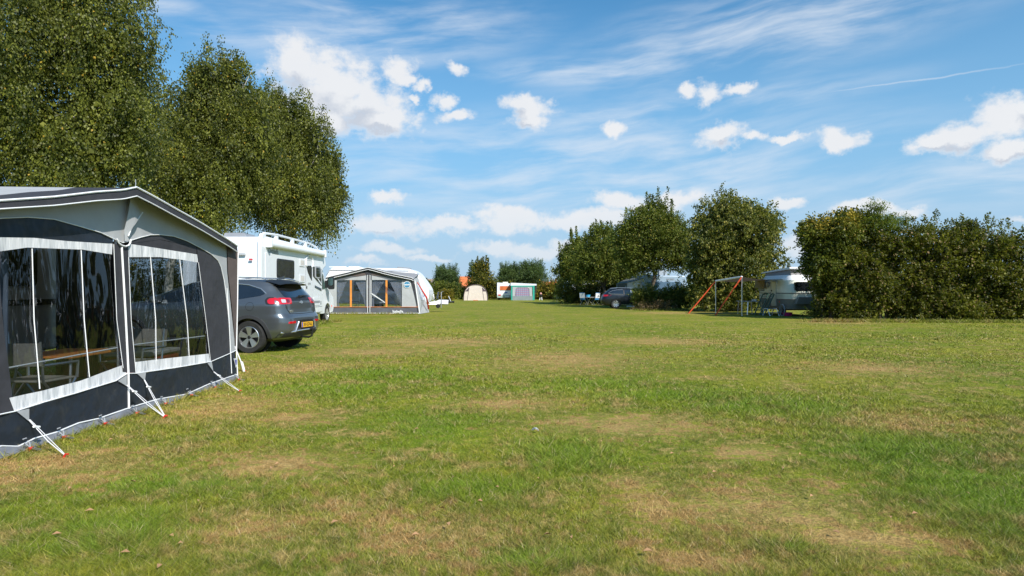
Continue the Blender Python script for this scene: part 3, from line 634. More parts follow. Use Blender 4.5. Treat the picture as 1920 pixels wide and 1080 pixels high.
# ------------------------------------------------------------------ cars
def sgnpow(c, p): return math.copysign(abs(c) ** p, c)
def lev(L, z):
    zs = [l[0] for l in L]; return [float(np.interp(z, zs, [l[i] for l in L])) for i in range(1, 5)]
def car_body(L, m, root, sub=4, seg=72, wells=None, name='body'):
    # refine levels with smooth interpolation
    zs = []
    for i in range(len(L) - 1):
        for k in range(sub): zs.append(L[i][0] + (L[i + 1][0] - L[i][0]) * k / sub)
    zs.append(L[-1][0]); vs = []; fs = []
    for z in zs:
        xr, xf, wd, n = lev(L, z); a = (xf - xr) / 2; c = (xf + xr) / 2
        for k in range(seg):
            t = 2 * math.pi * (k + 0.5) / seg; vs.append((c + a * sgnpow(math.cos(t), 2 / n), wd * sgnpow(math.sin(t), 2 / n), z))
    for i in range(len(zs) - 1):
        for k in range(seg): fs.append((i * seg + k, i * seg + (k + 1) % seg, (i + 1) * seg + (k + 1) % seg, (i + 1) * seg + k))
    fs.append(tuple(range(seg))[::-1]); fs.append(tuple((len(zs) - 1) * seg + k for k in range(seg)))
    mb = MB(); mb.v = vs; mb.f = fs; o = mb.build(name, m, root, smooth=True, autos=38)
    if wells:
        cm_ = MB()
        for (x, r) in wells:
            for s in (-1, 1):
                cm_.ngonprism([(x + r * math.cos(2 * math.pi * i / 32), 0.33 + r * math.sin(2 * math.pi * i / 32)) for i in range(32)], s * 0.6, s * 1.2, 'y')
        c_ = cm_.build('cutter', m); b = o.modifiers.new('b', 'BOOLEAN'); b.object = c_; b.operation = 'DIFFERENCE'; b.solver = 'EXACT'
        c_.parent = root; bpy.context.view_layer.update()
        me = bpy.data.meshes.new_from_object(o.evaluated_get(bpy.context.evaluated_depsgraph_get())); o.modifiers.clear()
        o.data = me; me.name = name; bpy.data.objects.remove(c_)
    return o
def side_fn(L, s, base=0.0):
    def f(x, z, off):
        xr, xf, wd, n = lev(L, z); a = (xf - xr) / 2; c = (xf + xr) / 2; q = min(0.995, abs((x - c) / a))
        return (x, s * (wd * (1 - q ** n) ** (1 / n) + base + off), z)
    return f
def end_fn(L, s, base=0.0):
    def f(y, z, off):
        xr, xf, wd, n = lev(L, z); a = (xf - xr) / 2; c = (xf + xr) / 2; q = min(0.995, abs(y / wd))
        return (c + s * (a * (1 - q ** n) ** (1 / n) + base + off), y, z)
    return f
def wheel(root, x, y, r, wdt, spokes, two=True, rimr=0.66, m_rim=None):
    s = 1 if y > 0 else -1
    h = wdt / 2; prof = [(r * 0.62, -h * 0.8), (r * 0.94, -h), (r, -h * 0.7), (r, h * 0.7), (r * 0.94, h), (r * 0.70, h * 0.92), (r * 0.66, h * 0.6), (r * 0.62, -h * 0.8)]
    t = MB().lathe(prof, (0, 0, 0), 'y', 40).build('wheel', M_tyre, root, smooth=True, autos=35); t.location = (x, y, r)
    if s < 0: t.rotation_euler = (0, 0, math.pi)
    rr = r * rimr
    MB().lathe([(0.0, h * 0.15), (rr * 0.9, h * 0.15), (rr, h * 0.3)], (0, 0, 0), 'y', 30).build('rim_well', M_black, t, smooth=True)
    mb = MB().lathe([(rr * 0.97, h * 0.2), (rr * 1.04, h * 0.8), (rr * 0.98, h * 0.88), (rr * 0.93, h * 0.6)], (0, 0, 0), 'y', 40)
    for k in range(spokes):
        a0 = 2 * math.pi * k / spokes + 0.3
        for (off, w0, w1) in (((-0.13 if two else 0), 0.10, 0.17), ((0.13, 0.10, 0.17) if two else (0, 0.1, 0.24))):
            if not two: off = 0
            P = []
            for (rd, ww, hh) in ((rr * 0.16, w0, 0.72), (rr * 0.97, w1, 0.84)):
                ww = ww * rr
                for q in (-1, 1):
                    aa = a0 + off * (1.0 if rd > rr * 0.5 else 0.6)
                    P.append((rd * math.cos(aa) - q * ww * math.sin(aa), h * hh, rd * math.sin(aa) + q * ww * math.cos(aa)))
            Q = [(p[0], p[1] - h * 0.35, p[2]) for p in P]
            mb.add(P + Q, [(0, 1, 3, 2), (0, 2, 6, 4), (1, 5, 7, 3), (4, 6, 7, 5), (2, 3, 7, 6)])
            if not two: break
    mb.build('rim', m_rim or mat('machined_alloy', (0.6, 0.61, 0.63), 0.28, 0.85, var=0.05), t, smooth=True, autos=30)
    MB().lathe([(0, h * 0.86), (rr * 0.12, h * 0.84), (rr * 0.2, h * 0.6)], (0, 0, 0), 'y', 20).build('hub_cap', M_black, t, smooth=True)
    return t
M_cgrey = mat('metallic_grey_paint', (0.135, 0.148, 0.160), 0.28, 0.65, var=0.03, coat=1.0, vscale=1.5, dirt=((0.14, 0.14, 0.13), 0.12))
M_lamp = mat('red_lamp', (0.55, 0.005, 0.012), 0.12, coat=1.0, spec=0.8); M_lampw = mat('clear_lamp', (0.5, 0.48, 0.5), 0.25, coat=0.6)
M_clad = mat('grey_cladding', (0.035, 0.036, 0.04), 0.6)
M_plate = mat('yellow_plate', (0.78, 0.42, 0.02), 0.4, var=0.02); M_blue = mat('blue_strip', (0.02, 0.08, 0.5), 0.4)
M_silver = mat('silver_trim', (0.62, 0.64, 0.67), 0.25, 0.8)
KL = [(0.22, -0.52, 3.30, 0.80, 5), (0.30, -0.70, 3.50, 0.86, 7), (0.45, -0.785, 3.56, 0.895, 8.5), (0.62, -0.79, 3.57, 0.903, 8.5), (0.72, -0.775, 3.55, 0.905, 8.5), (0.80, -0.72, 3.53, 0.905, 8.5), (0.90, -0.70, 3.42, 0.905, 8.5),
      (0.96, -0.695, 3.2, 0.90, 8.5), (1.01, -0.69, 2.85, 0.89, 8), (1.06, -0.68, 2.5, 0.87, 7.5), (1.12, -0.65, 2.38, 0.845, 7), (1.25, -0.56, 2.08, 0.785, 5.5), (1.37, -0.47, 1.78, 0.73, 5), (1.45, -0.40, 1.55, 0.685, 4.5), (1.50, -0.28, 1.3, 0.60, 4), (1.525, -0.10, 1.0, 0.42, 3.5), (1.53, 0.2, 0.7, 0.15, 3)]
def suv():
    hd = R(172); sc_ = 1.04
    root = thing('compact_suv', 'dark grey compact car with yellow number plate parked beside the nearest awning', 'car', (0, 0, 0), hd, scale=sc_)
    wpos = Vector((0, 0.80, 0)); M = Matrix.Rotation(hd, 3, 'Z'); p = gx(470, 663); p.y += 0.1; p.x -= 0.03
    root.location = p - M @ (wpos * sc_); L = KL
    car_body(L, M_cgrey, root, wells=[(0, 0.385), (2.70, 0.385)])
    S = side_fn
    for s in (1, -1):
        f = side_fn(L, s, 0.004); q = (lambda mb, poly, m, nm, st=0.1, th=0.0, ff=f: mb.patch(poly, ff, st, th).build(nm, m, root, smooth=True, autos=50))
        q(MB(), smoothpoly([(2.33, 1.03), (0.35, 1.085), (-0.20, 1.17), (-0.30, 1.215), (-0.18, 1.30), (0.1, 1.385), (0.6, 1.425), (1.35, 1.43), (1.65, 1.38), (2.05, 1.20)], 0.05), M_dglass, 'side_window')
        for x in (0.42, 1.28): q(MB(), [(x, 1.06), (x + 0.06, 1.06), (x + 0.03, 1.43), (x - 0.03, 1.43)], M_black, 'door_pillar', ff=side_fn(L, s, 0.008))
        MB().tube([side_fn(L, s, 0.006)(x, z, 0) for x, z in [(1.35, 1.44), (0.6, 1.437), (0.1, 1.397), (-0.18, 1.312), (-0.31, 1.215)]], 0.011, 6).build('window_trim', M_silver, root, smooth=True)
        # arch cladding
        for x in (0, 2.70):
            arc = [(x + 0.45 * math.cos(a), 0.33 + 0.45 * math.sin(a)) for a in np.linspace(-0.25, math.pi + 0.25, 22)]
            arc += [(x + 0.385 * math.cos(a), 0.33 + 0.385 * math.sin(a)) for a in np.linspace(math.pi + 0.25, -0.25, 22)]
            q(MB(), arc, M_clad, 'arch_cladding', 0.1, 0.02, side_fn(L, s, 0.018))
        q(MB(), [(0.45, 0.23), (2.25, 0.23), (2.25, 0.36), (0.45, 0.36)], M_clad, 'sill_cladding', 0.15, 0.02, side_fn(L, s, 0.014))
        for pts in ([(0.42, 1.06), (0.40, 0.8), (0.36, 0.55), (0.45, 0.37)], [(1.3, 1.05), (1.3, 0.37)]): MB().tube([side_fn(L, s, 0.0)(x, z, 0) for x, z in pts], 0.005, 5).build('door_gap', M_black, root)
        MB().tube([side_fn(L, s, 0.02)(x, 0.93, 0) for x in (0.55, 0.65, 0.75)], 0.014, 6).build('door_handle', M_cgrey, root, smooth=True)
        MB().tube([(-0.25, s * 0.60, 1.50), (-0.1, s * 0.62, 1.545), (0.8, s * 0.64, 1.565), (1.25, s * 0.62, 1.52)], 0.014, 6).build('roof_rail', M_silver, root, smooth=True)
        # tail lamp wraps the corner
        r_ = end_fn(L, -1, 0.006); rs = s
        lp = smoothpoly([(rs * 0.40, 1.125), (rs * 0.80, 1.135), (rs * 0.835, 1.0), (rs * 0.43, 1.0)], 0.03)
        tl = MB().patch(lp, r_, 0.06, 0.02).build('tail_lamp', M_lamp, root, smooth=True, autos=50)
        MB().patch(smoothpoly([(rs * 0.62, 1.10), (rs * 0.72, 1.10), (rs * 0.74, 1.03), (rs * 0.64, 1.03)], 0.02), end_fn(L, -1, 0.011), 0.05).build('lamp_lens', M_lampw, tl, smooth=True)
        MB().patch(smoothpoly([(rs * 0.49, 1.095), (rs * 0.60, 1.10), (rs * 0.61, 1.03), (rs * 0.51, 1.03)], 0.02), end_fn(L, -1, 0.010), 0.05).build('lamp_inner', mat('dark_lamp', (0.15, 0.003, 0.01), 0.15, coat=1), tl, smooth=True)
        MB().patch(smoothpoly([(-0.48, 1.15), (-0.36, 1.145), (-0.32, 1.09), (-0.36, 1.0), (-0.52, 0.99)], 0.03), side_fn(L, s, 0.005), 0.05).build('lamp_surround', M_black, root, smooth=True)
        MB().patch(smoothpoly([(-0.50, 1.13), (-0.40, 1.12), (-0.37, 1.07), (-0.41, 1.01), (-0.52, 1.0)], 0.03), side_fn(L, s, 0.012), 0.05, 0.01).build('side_lamp', M_lamp, root, smooth=True)
        MB().patch([(rs * 0.44, 0.60), (rs * 0.70, 0.60), (rs * 0.69, 0.64), (rs * 0.44, 0.65)], end_fn(L, -1, 0.006), 0.06, 0.01).build('rear_reflector', M_lamp, root, smooth=True)
        for x in (0, 2.70): wheel(root, x, s * 0.80, 0.33, 0.21, 5, True)
        MB().lathe([(0, 0), (0.36, 0)], (0, 0, 0), 'y', 24).build('wheel_well', M_dark, root).location = (0, s * 0.605, 0.33)
        mr = MB().prism(smoothpoly([(-0.1, 0), (0.1, 0), (0.1, 0.13), (-0.1, 0.15)], 0.03), -0.05, 0.05).build('wing_mirror', M_cgrey, root, bevel=0.02); mr.location = (2.0, s * 0.98, 1.04)
    E = lambda o=0.0: end_fn(L, -1, 0.004 + o)
    MB().patch(smoothpoly([(-0.60, 1.135), (0.60, 1.135), (0.56, 1.42), (-0.56, 1.42)], 0.06), E(), 0.08).build('rear_window', M_dglass, root, smooth=True)
    MB().patch([(-0.42, 1.135), (0.42, 1.135), (0.42, 1.06), (-0.42, 1.06)], E(-0.002), 0.08).build('lamp_bar', M_black, root, smooth=True)
    sp = MB().grid(lambda a, b: (-0.62 + 0.34 * b + 0.10 * (2 * a - 1) ** 2, -0.60 + 1.2 * a, 1.425 + 0.085 * b - 0.03 * (2 * a - 1) ** 4), 20, 5).grid(lambda a, b: (-0.62 + 0.20 * b + 0.10 * (2 * a - 1) ** 2, -0.60 + 1.2 * a, 1.42 - 0.03 * (2 * a - 1) ** 4 - 0.01 * b), 20, 2)
    o_ = sp.build('roof_spoiler', M_black, root, smooth=True)
    MB().tube([E(0.0)(y, z, 0) for y, z in [(-0.66, 0.99), (-0.64, 0.9), (-0.55, 0.80), (0, 0.79), (0.55, 0.80), (0.64, 0.9), (0.66, 0.99)]], 0.005, 5).build('tailgate_gap', M_black, root)
    MB().patch([(-0.78, 0.24), (0.78, 0.24), (0.8, 0.40), (0.42, 0.42), (0.36, 0.50), (-0.36, 0.50), (-0.42, 0.42), (-0.8, 0.40)], E(0.008), 0.08, 0.01).build('lower_bumper', M_clad, root, smooth=True)
    MB().tube([E(0.02)(y, z, 0) for y, z in [(-0.80, 0.415), (-0.47, 0.43), (-0.36, 0.63)]], 0.02, 6).tube([E(0.02)(y, z, 0) for y, z in [(0.80, 0.415), (0.47, 0.43), (0.36, 0.63)]], 0.02, 6).tube([E(0.02)(y, z, 0) for y, z in [(-0.42, 0.44), (0, 0.445), (0.42, 0.44)]], 0.016, 6).build('bumper_trim', M_silver, root, smooth=True)
    MB().patch([(-0.34, 0.46), (0.34, 0.46), (0.34, 0.66), (-0.34, 0.66)], E(0.004), 0.1, 0.01).build('plate_recess', M_black, root, smooth=True)
    pl = MB().box(-0.832, -0.824, -0.26, 0.26, 0.50, 0.61).build('number_plate', M_plate, root, bevel=0.003)
    MB().box(-0.8335, -0.826, 0.215, 0.258, 0.503, 0.607).build('plate_strip', M_blue, pl)
    text('XV-574-L', 0.105, frame_mtx((-0.835, -0.02, 0.553), (0, -1, 0), (0, 0, 1)), M_lcd, pl, bold=0.001)
    text('NIRO', 0.07, frame_mtx(Vector(E(0.006)(0.50, 0.85, 0)), (0, -1, 0), (0, 0, 1)), M_silver, root, 'badge_lettering', bold=0.002)
    MB().patch([(a * 0.07, 1.03 + b * 0.033) for a, b in disc(0, 0, 1, 20)], E(0.006), 0.1, 0.006).build('badge', M_silver, root, smooth=True)
    MB().tube([Vector(E(0.03)(0.05, 1.15, 0)), Vector(E(0.035)(-0.12, 1.17, 0)), Vector(E(0.03)(-0.42, 1.16, 0))], [0.03, 0.018, 0.008], 8).build('rear_wiper', M_black, root, smooth=True)
    MB().tube([(-0.62, 0, 0.30), (-0.86, 0.0, 0.28), (-0.93, 0, 0.31), (-0.95, 0, 0.42)], 0.022, 8).lathe([(0, 0.035), (0.028, 0.02), (0.03, 0), (0.02, -0.03)], (-0.95, 0, 0.45), 'z', 12).build('tow_bar', M_black, root, smooth=True)
    MB().box(-0.98, -0.86, -0.10, -0.02, 0.41, 0.50).build('tow_socket', M_black, root, bevel=0.02)
    MB().tube([side_fn(L, 1, 0.001)(x, z, 0) for x, z in [(-0.02 + 0.085 * math.cos(t), 0.955 + 0.085 * math.sin(t)) for t in np.linspace(0, 6.28, 24)]], 0.003, 5).build('fuel_flap', M_black, root)
    MB().prism([(-0.30, 1.52), (-0.12, 1.52), (-0.32, 1.60)], -0.015, 0.015, 'y').build('roof_fin', M_cgrey, root)
    ff = end_fn(L, 1, 0.004)
    MB().patch(smoothpoly([(-0.78, 1.09), (0.78, 1.09), (0.62, 1.44), (-0.62, 1.44)], 0.05), ff, 0.1).build('windscreen', M_dglass, root, smooth=True)
suv()
WLv = [(0.20, -0.70, 3.5, 0.80, 5), (0.30, -0.95, 3.68, 0.86, 5.5), (0.5, -1.03, 3.74, 0.90, 6), (0.66, -1.03, 3.72, 0.915, 6), (0.78, -0.98, 3.68, 0.915, 6), (0.88, -0.95, 3.4, 0.91, 5.5), (0.96, -0.92, 2.7, 0.89, 5.5),
       (1.02, -0.88, 2.45, 0.86, 5.5), (1.15, -0.72, 2.1, 0.80, 5.5), (1.28, -0.56, 1.75, 0.73, 5), (1.38, -0.42, 1.4, 0.66, 4.5), (1.43, -0.28, 1.1, 0.58, 4), (1.46, 0.0, 0.7, 0.3, 3.5)]
def wagon():
    p = gx(1156, 578.5); root = thing('estate_car', 'dark estate car parked before the bushes and the blue grey caravan', 'car', p + Vector((0, 0.8, 0)), R(-4)); L = WLv
    root.location = (p.x, p.y + 0.8, 0)
    mp = mat('dark_blue_paint', (0.008, 0.011, 0.017), 0.35, 0.0, coat=0.35, var=0.03)
    car_body(L, mp, root, wells=[(0, 0.37), (2.75, 0.37)])
    for s in (1, -1):
        MB().patch(smoothpoly([(2.3, 0.985), (-0.35, 1.04), (-0.5, 1.10), (-0.2, 1.27), (0.3, 1.33), (1.2, 1.35), (1.65, 1.24)], 0.05), side_fn(L, s, 0.004), 0.1).build('side_window', M_dglass, root, smooth=True)
        MB().patch([(0.55, 1.02), (0.63, 1.02), (0.60, 1.34), (0.53, 1.34)], side_fn(L, s, 0.008), 0.1).patch([(1.38, 1.0), (1.46, 1.0), (1.4, 1.34), (1.32, 1.34)], side_fn(L, s, 0.008), 0.1).build('door_pillar', M_black, root, smooth=True)
        MB().tube([side_fn(L, s, 0.008)(x, z, 0) for x, z in [(0.5, 1.345), (0.1, 1.325), (-0.25, 1.265), (-0.5, 1.13), (-0.5, 1.08), (-0.3, 1.04), (0.5, 1.02)]], 0.013, 6).build('window_trim', M_silver, root, smooth=True)
        MB().tube([(-0.3, s * 0.58, 1.44), (0.2, s * 0.60, 1.485), (1.2, s * 0.58, 1.46)], 0.015, 6).build('roof_rail', M_silver, root, smooth=True)
        MB().patch(smoothpoly([(s * 0.5, 0.98), (s * 0.87, 0.99), (s * 0.87, 0.86), (s * 0.55, 0.88)], 0.03), end_fn(L, -1, 0.006), 0.06, 0.02).build('tail_lamp', M_lamp, root, smooth=True)
        MB().patch(smoothpoly([(-0.90, 0.99), (-0.48, 0.97), (-0.70, 0.87), (-0.90, 0.85)], 0.02), side_fn(L, s, 0.008), 0.06, 0.01).build('side_lamp', M_lamp, root, smooth=True)
        MB().patch([(0.4, 0.22), (2.3, 0.22), (2.3, 0.30), (0.4, 0.30)], side_fn(L, s, 0.012), 0.2, 0.01).build('sill_trim', M_silver, root, smooth=True)
        MB().tube([side_fn(L, s, 0.02)(x, 0.86, 0) for x in (0.7, 0.85)], 0.014, 6).tube([side_fn(L, s, 0.02)(x, 0.85, 0) for x in (1.6, 1.75)], 0.014, 6).build('door_handle', mp, root, smooth=True)
        for pts in ([(0.58, 1.02), (0.5, 0.8), (0.42, 0.5), (0.5, 0.3)], [(1.42, 1.0), (1.42, 0.3)]): MB().tube([side_fn(L, s, 0.0)(x, z, 0) for x, z in pts], 0.006, 5).build('door_gap', M_black, root)
        for x in (0, 2.75): wheel(root, x, s * 0.80, 0.335, 0.21, 9, False)
        MB().lathe([(0, 0), (0.36, 0)], (0, 0, 0), 'y', 24).build('wheel_well', M_dark, root).location = (0, s * 0.605, 0.33)
        mr = MB().prism(smoothpoly([(-0.1, 0), (0.1, 0), (0.1, 0.13), (-0.1, 0.15)], 0.03), -0.05, 0.05).build('wing_mirror', mp, root, bevel=0.02); mr.location = (1.95, s * 0.98, 0.98)
    MB().patch(smoothpoly([(-0.66, 1.02), (0.66, 1.02), (0.55, 1.34), (-0.55, 1.34)], 0.06), end_fn(L, -1, 0.004), 0.08).build('rear_window', M_dglass, root, smooth=True)
    MB().patch([(-0.26, 0.7), (0.26, 0.7), (0.26, 0.8), (-0.26, 0.8)], end_fn(L, -1, 0.01), 0.1, 0.01).build('number_plate', M_plate, root)
    MB().tube([(-0.9, 0, 0.3), (-1.12, 0, 0.28), (-1.16, 0, 0.4)], 0.025, 8).build('tow_bar', M_black, root, smooth=True)
    MB().patch(smoothpoly([(-0.75, 1.03), (0.75, 1.03), (0.6, 1.38), (-0.6, 1.38)], 0.05), end_fn(L, 1, 0.004), 0.1).build('windscreen', M_dglass, root, smooth=True)
    MB().patch([(1.0, 1.04), (1.32, 1.03), (1.30, 1.31), (1.05, 1.31)], side_fn(L, -1, 0.006), 0.1).build('sun_blind', M_cream, root, smooth=True)
wagon()
# ------------------------------------------------------------------ motorhome
def motorhome():
    XS = -7.44
    root = thing('motorhome', 'white motorhome with dark side window and roof rails parked behind the grey compact car', 'motorhome', (XS, 19, 0))
    def sp(px, py):                       # point on its right hand side wall, local (y, z)
        Y = XS * F / (px - 960); return (Y - 19, EYE + (HZ - py) / F * Y)
    prof = smoothpoly([(0.0, 0.62), (0.1, 0.42), (6.1, 0.46), (6.1, 2.1), (6.62, 2.30), (6.55, 2.55), (6.05, 2.82), (5.2, 2.90), (0.35, 2.97), (0.02, 2.88)], [0.1, 0.1, 0.05, 0.1, 0.12, 0.15, 0.25, 0.3, 0.2, 0.15])
    MB().ngonprism(prof, -2.3, 0, 'x').build('body', M_white, root, bevel=0.07, bseg=3)
    # raised white corner trim at the rear
    MB().ngonprism(smoothpoly([(-0.05, 0.5), (0.16, 0.46), (0.20, 2.85), (0.34, 2.99), (0.3, 3.06), (0.10, 3.03), (-0.05, 2.8)], 0.06), -0.10, 0.012, 'x').build('corner_trim', M_white, root, bevel=0.03)
    MB().ngonprism(smoothpoly([(-0.05, 0.5), (0.16, 0.46), (0.20, 2.85), (0.34, 2.99), (0.3, 3.06), (0.10, 3.03), (-0.05, 2.8)], 0.06), -2.31, -2.2, 'x').build('corner_trim', M_white, root, bevel=0.03)
    sd_ = lambda pts, m, nm, off=0.004, par=None, bev=0.0, tz=0.012: MB().prism(pts, off - tz, off, 'x').build(nm, m, par or root, bevel=bev)
    y0, zt = sp(518.5, 487); y1, _ = sp(551, 490); zb = sp(520, 520)[1]
    fr = sd_(rrect(y0, y1, 1.72, 2.34, 0.09), M_black, 'window', 0.022, bev=0.008, tz=0.03); sd_(rrect(y0 + 0.05, y1 - 0.05, 1.77, 2.29, 0.07), M_shadewin, 'pane', 0.028, fr)
    sd_(rrect(*[sp(497, 0)[0], sp(510, 0)[0]], 1.45, 2.48, 0.06), M_white2, 'locker_door', 0.012, bev=0.01)
    for z in (1.52, 1.58): MB().box(0, 0.02, sp(508, 0)[0], sp(510, 0)[0], z, z + 0.02).build('latch', M_seam, root)
    ya, yb = sp(561.5, 0)[0], sp(571, 0)[0]
    for z0 in (2.17, 1.62):
        v_ = sd_(rrect(ya, yb, z0, z0 + 0.25, 0.02), M_white2, 'fridge_vent', 0.02, bev=0.004)
        sl_ = MB()
        for k in range(7): sl_.box(0.018, 0.024, ya + 0.07 + k * (yb - ya - 0.14) / 7, ya + 0.07 + (k + 0.55) * (yb - ya - 0.14) / 7, z0 + 0.04, z0 + 0.21)
        sl_.build('slat', mat('vent_slat', (0.45, 0.42, 0.38), 0.6), v_)
    # black graphics, door and small window
    da, db = sp(572.5, 0)[0], sp(585.5, 0)[0]
    dr = sd_(rrect(da, db, 0.52, 2.42, 0.10), M_white, 'entrance_door', 0.014, bev=0.012)
    MB().tube([(0.012, y, z) for y, z in rrect(da, db, 0.52, 2.42, 0.16)], 0.010, 5, True).build('door_seal', M_seam, dr)
    arch = smoothpoly([(da - 0.01, 2.2), (da + 0.02, 2.5), ((da + db) / 2, 2.62), (db - 0.02, 2.5), (db + 0.02, 2.2)], 0.1)
    MB().tube([(0.02, y, z) for y, z in arch], 0.03, 6).build('door_trim', M_white, root, smooth=True)
    sd_([sp(574, 501), sp(576, 498), sp(583, 498), sp(584, 502), sp(584, 527), sp(580, 520), sp(576, 510)], M_shadewin, 'graphic_panel', 0.020)
    sd_([sp(585.6, 499), sp(602, 504), sp(602.4, 536), sp(595, 528), sp(586, 517)], M_shadewin, 'graphic_panel', 0.012)
    f2 = sd_(rrect(sp(590, 0)[0], sp(600, 0)[0], 1.78, 2.24, 0.08), M_seam, 'window', 0.026, bev=0.008, tz=0.02); sd_(rrect(sp(591.5, 0)[0], sp(599, 0)[0], 1.83, 2.19, 0.07), M_dglass, 'pane', 0.03, f2)
    sd_([sp(592, 519), sp(594, 519), sp(602.4, 532), sp(602.4, 535)], M_white, 'graphic_stripe', 0.018)
    sd_([sp(590, 535), sp(602.4, 541), sp(602.4, 546), sp(590, 539)], M_shadewin, 'graphic_stripe', 0.012)
    sd_([sp(533, 521), sp(560, 527), sp(560, 528.3), sp(533, 522.3)], M_seam, 'graphic_line', 0.008)
    sd_([sp(578, 565), sp(602.4, 564.5), sp(602.4, 571), sp(578, 571.5)], M_seam, 'lower_stripe', 0.008)
    hatch = sd_(rrect(sp(587, 0)[0], sp(600, 0)[0], 0.75, 1.06, 0.03), M_white2, 'service_hatch', 0.014, bev=0.008)
    sd_(rrect(sp(588, 0)[0], sp(599, 0)[0], 0.84, 0.93, 0.01), M_lgr, 'hatch_stripe', 0.018, hatch)
    for y in (4.55, 5.6): MB().tube([(0.006, y, 0.48), (0.006, y, 1.2)], 0.007, 4).build('panel_gap', M_seam, root)
    MB().tube([(0.006, 2.9, 0.70), (0.006, 6.05, 0.70)], 0.008, 4).build('skirt_line', M_seam, root)
    MB().lathe([(0, 0.02), (0.055, 0.015), (0.055, 0)], (0.01, da + 0.1, 1.43), 'x', 16).build('door_lock', M_black, dr)
    text('ESPRIT', 0.12, frame_mtx((0.02, (da + db) / 2 + 0.02, 1.56), (0, 1, 0), (0, 0, 1)), M_lgr, root)
    text('Dethleffs', 0.23, frame_mtx((0.008, 0.95, 2.54), (0, 1, -0.02), (0, 0, 1)), M_lgr, root, bold=0.003)
    # awning cassette and rails
    MB().ngonprism(smoothpoly([(0, 2.66), (0.14, 2.64), (0.17, 2.74), (0.12, 2.86), (0, 2.90)], 0.05), 0.42, 6.0, 'y').build('awning_cassette', M_white, root, bevel=0.02)
    MB().box(0.0, 0.18, 0.32, 0.44, 2.62, 2.90).box(0.0, 0.18, 5.98, 6.08, 2.60, 2.88).build('cassette_end', M_white2, root, bevel=0.025)
    for x in (-0.08, -2.2):
        MB().tube([(x, 0.25, 3.0), (x, 0.35, 3.06), (x, 1.5, 3.10), (x, 4.6, 3.07), (x, 5.6, 2.98), (x, 6.3, 2.70)], 0.035, 8).build('roof_rail', M_white, root, smooth=True)
    for y in (1.3, 2.8, 4.2): MB().box(-0.12, -0.04, y, y + 0.18, 2.9, 3.06).build('rail_foot', M_white, root)
    MB().prism(smoothpoly([(-1.55, 2.95), (-1.5, 3.12), (-0.9, 3.12), (-0.8, 2.95)], 0.05), 0.9, 1.7, 'y').build('roof_vent', mat('smoke_plastic', (0.25, 0.26, 0.28), 0.3), root, bevel=0.02)
    # rear wall details
    MB().box(-2.1, -0.45, -0.07, -0.02, 2.36, 2.44).build('rear_rail', mat('grey_rail', (0.42, 0.43, 0.45), 0.4), root, bevel=0.015)
    MB().box(-0.34, -0.24, -0.075, -0.04, 2.22, 2.27).build('marker_lamp', M_lamp, root)
    MB().prism(rrect(-1.9, -0.7, 1.5, 2.2, 0.08), -0.045, -0.02, 'y').build('rear_window', M_dglass, root)
    MB().prism(rrect(-2.28, -0.02, 0.45, 0.75, 0.06), -0.12, 0.02, 'y').build('rear_bumper', M_white2, root, bevel=0.03)
    # cab
    cab = MB().ngonprism(smoothpoly([(6.0, 0.42), (6.6, 0.38), (8.1, 0.40), (8.28, 0.62), (8.22, 0.98), (7.95, 1.16), (7.30, 1.40), (6.62, 2.18), (6.0, 2.2)], [0.02, 0.02, 0.1, 0.12, 0.15, 0.15, 0.1, 0.06, 0.02]), -2.15, -0.15, 'x').build('cab', M_white, root, bevel=0.09, bseg=3)
    bm_ = MB().ngonprism([(7.35 + 0.44 * math.cos(2 * math.pi * i / 28), 0.36 + 0.44 * math.sin(2 * math.pi * i / 28)) for i in range(28)], -0.55, 0.2, 'x').build('c', M_dark, root)
    m_ = cab.modifiers.new('b', 'BOOLEAN'); m_.object = bm_; m_.solver = 'EXACT'; bpy.context.view_layer.update()
    me = bpy.data.meshes.new_from_object(cab.evaluated_get(bpy.context.evaluated_depsgraph_get())); cab.modifiers.clear(); cab.data = me; bpy.data.objects.remove(bm_)
    MB().prism(smoothpoly([(6.12, 1.42), (6.12, 2.04), (6.50, 2.08), (7.06, 1.46), (6.9, 1.36)], 0.05), -0.16, -0.142, 'x').build('cab_window', mat('green_glass', (0.12, 0.22, 0.19), 0.05, coat=1.0, spec=0.9), root)
    MB().prism([(6.60, 1.36), (6.68, 1.36), (6.72, 1.9), (6.62, 1.98)], -0.16, -0.138, 'x').build('window_bar', M_black, root)
    MB().add([(-0.32, 7.33, 1.41), (-1.98, 7.33, 1.41), (-1.9, 6.68, 2.14), (-0.40, 6.68, 2.14)], [(0, 1, 2, 3)]).build('windscreen', M_dglass, root)
    MB().prism([(6.12, 1.16), (6.12, 1.30), (6.62, 1.14)], -0.15, -0.143, 'x').build('cab_stripe', M_seam, root)
    MB().box(-0.15, -0.138, 7.9, 7.96, 0.62, 0.70).build('side_marker', M_orange, root)
    MB().prism(rrect(-2.0, -0.3, 0.5, 0.95, 0.1), 8.2, 8.28, 'y').build('grille', M_black, root)
    for x in (-0.15, -2.15):
        s = 1 if x > -1 else -1
        mr = MB().box(x, x + s * 0.16, 6.92, 6.98, 1.42, 1.72).build('mirror_arm', M_black, root, bevel=0.02)
        hz_ = MB().prism(rrect(x + s * 0.14, x + s * 0.38, 1.36, 1.86, 0.07), 6.88, 7.02, 'y').build('wing_mirror', M_black, root, bevel=0.03)
        MB().prism(rrect(x + s * 0.17, x + s * 0.35, 1.52, 1.82, 0.05), 6.868, 6.876, 'y').build('mirror_glass', mat('mirror_face', (0.7, 0.85, 0.85), 0.03, 1.0), hz_)
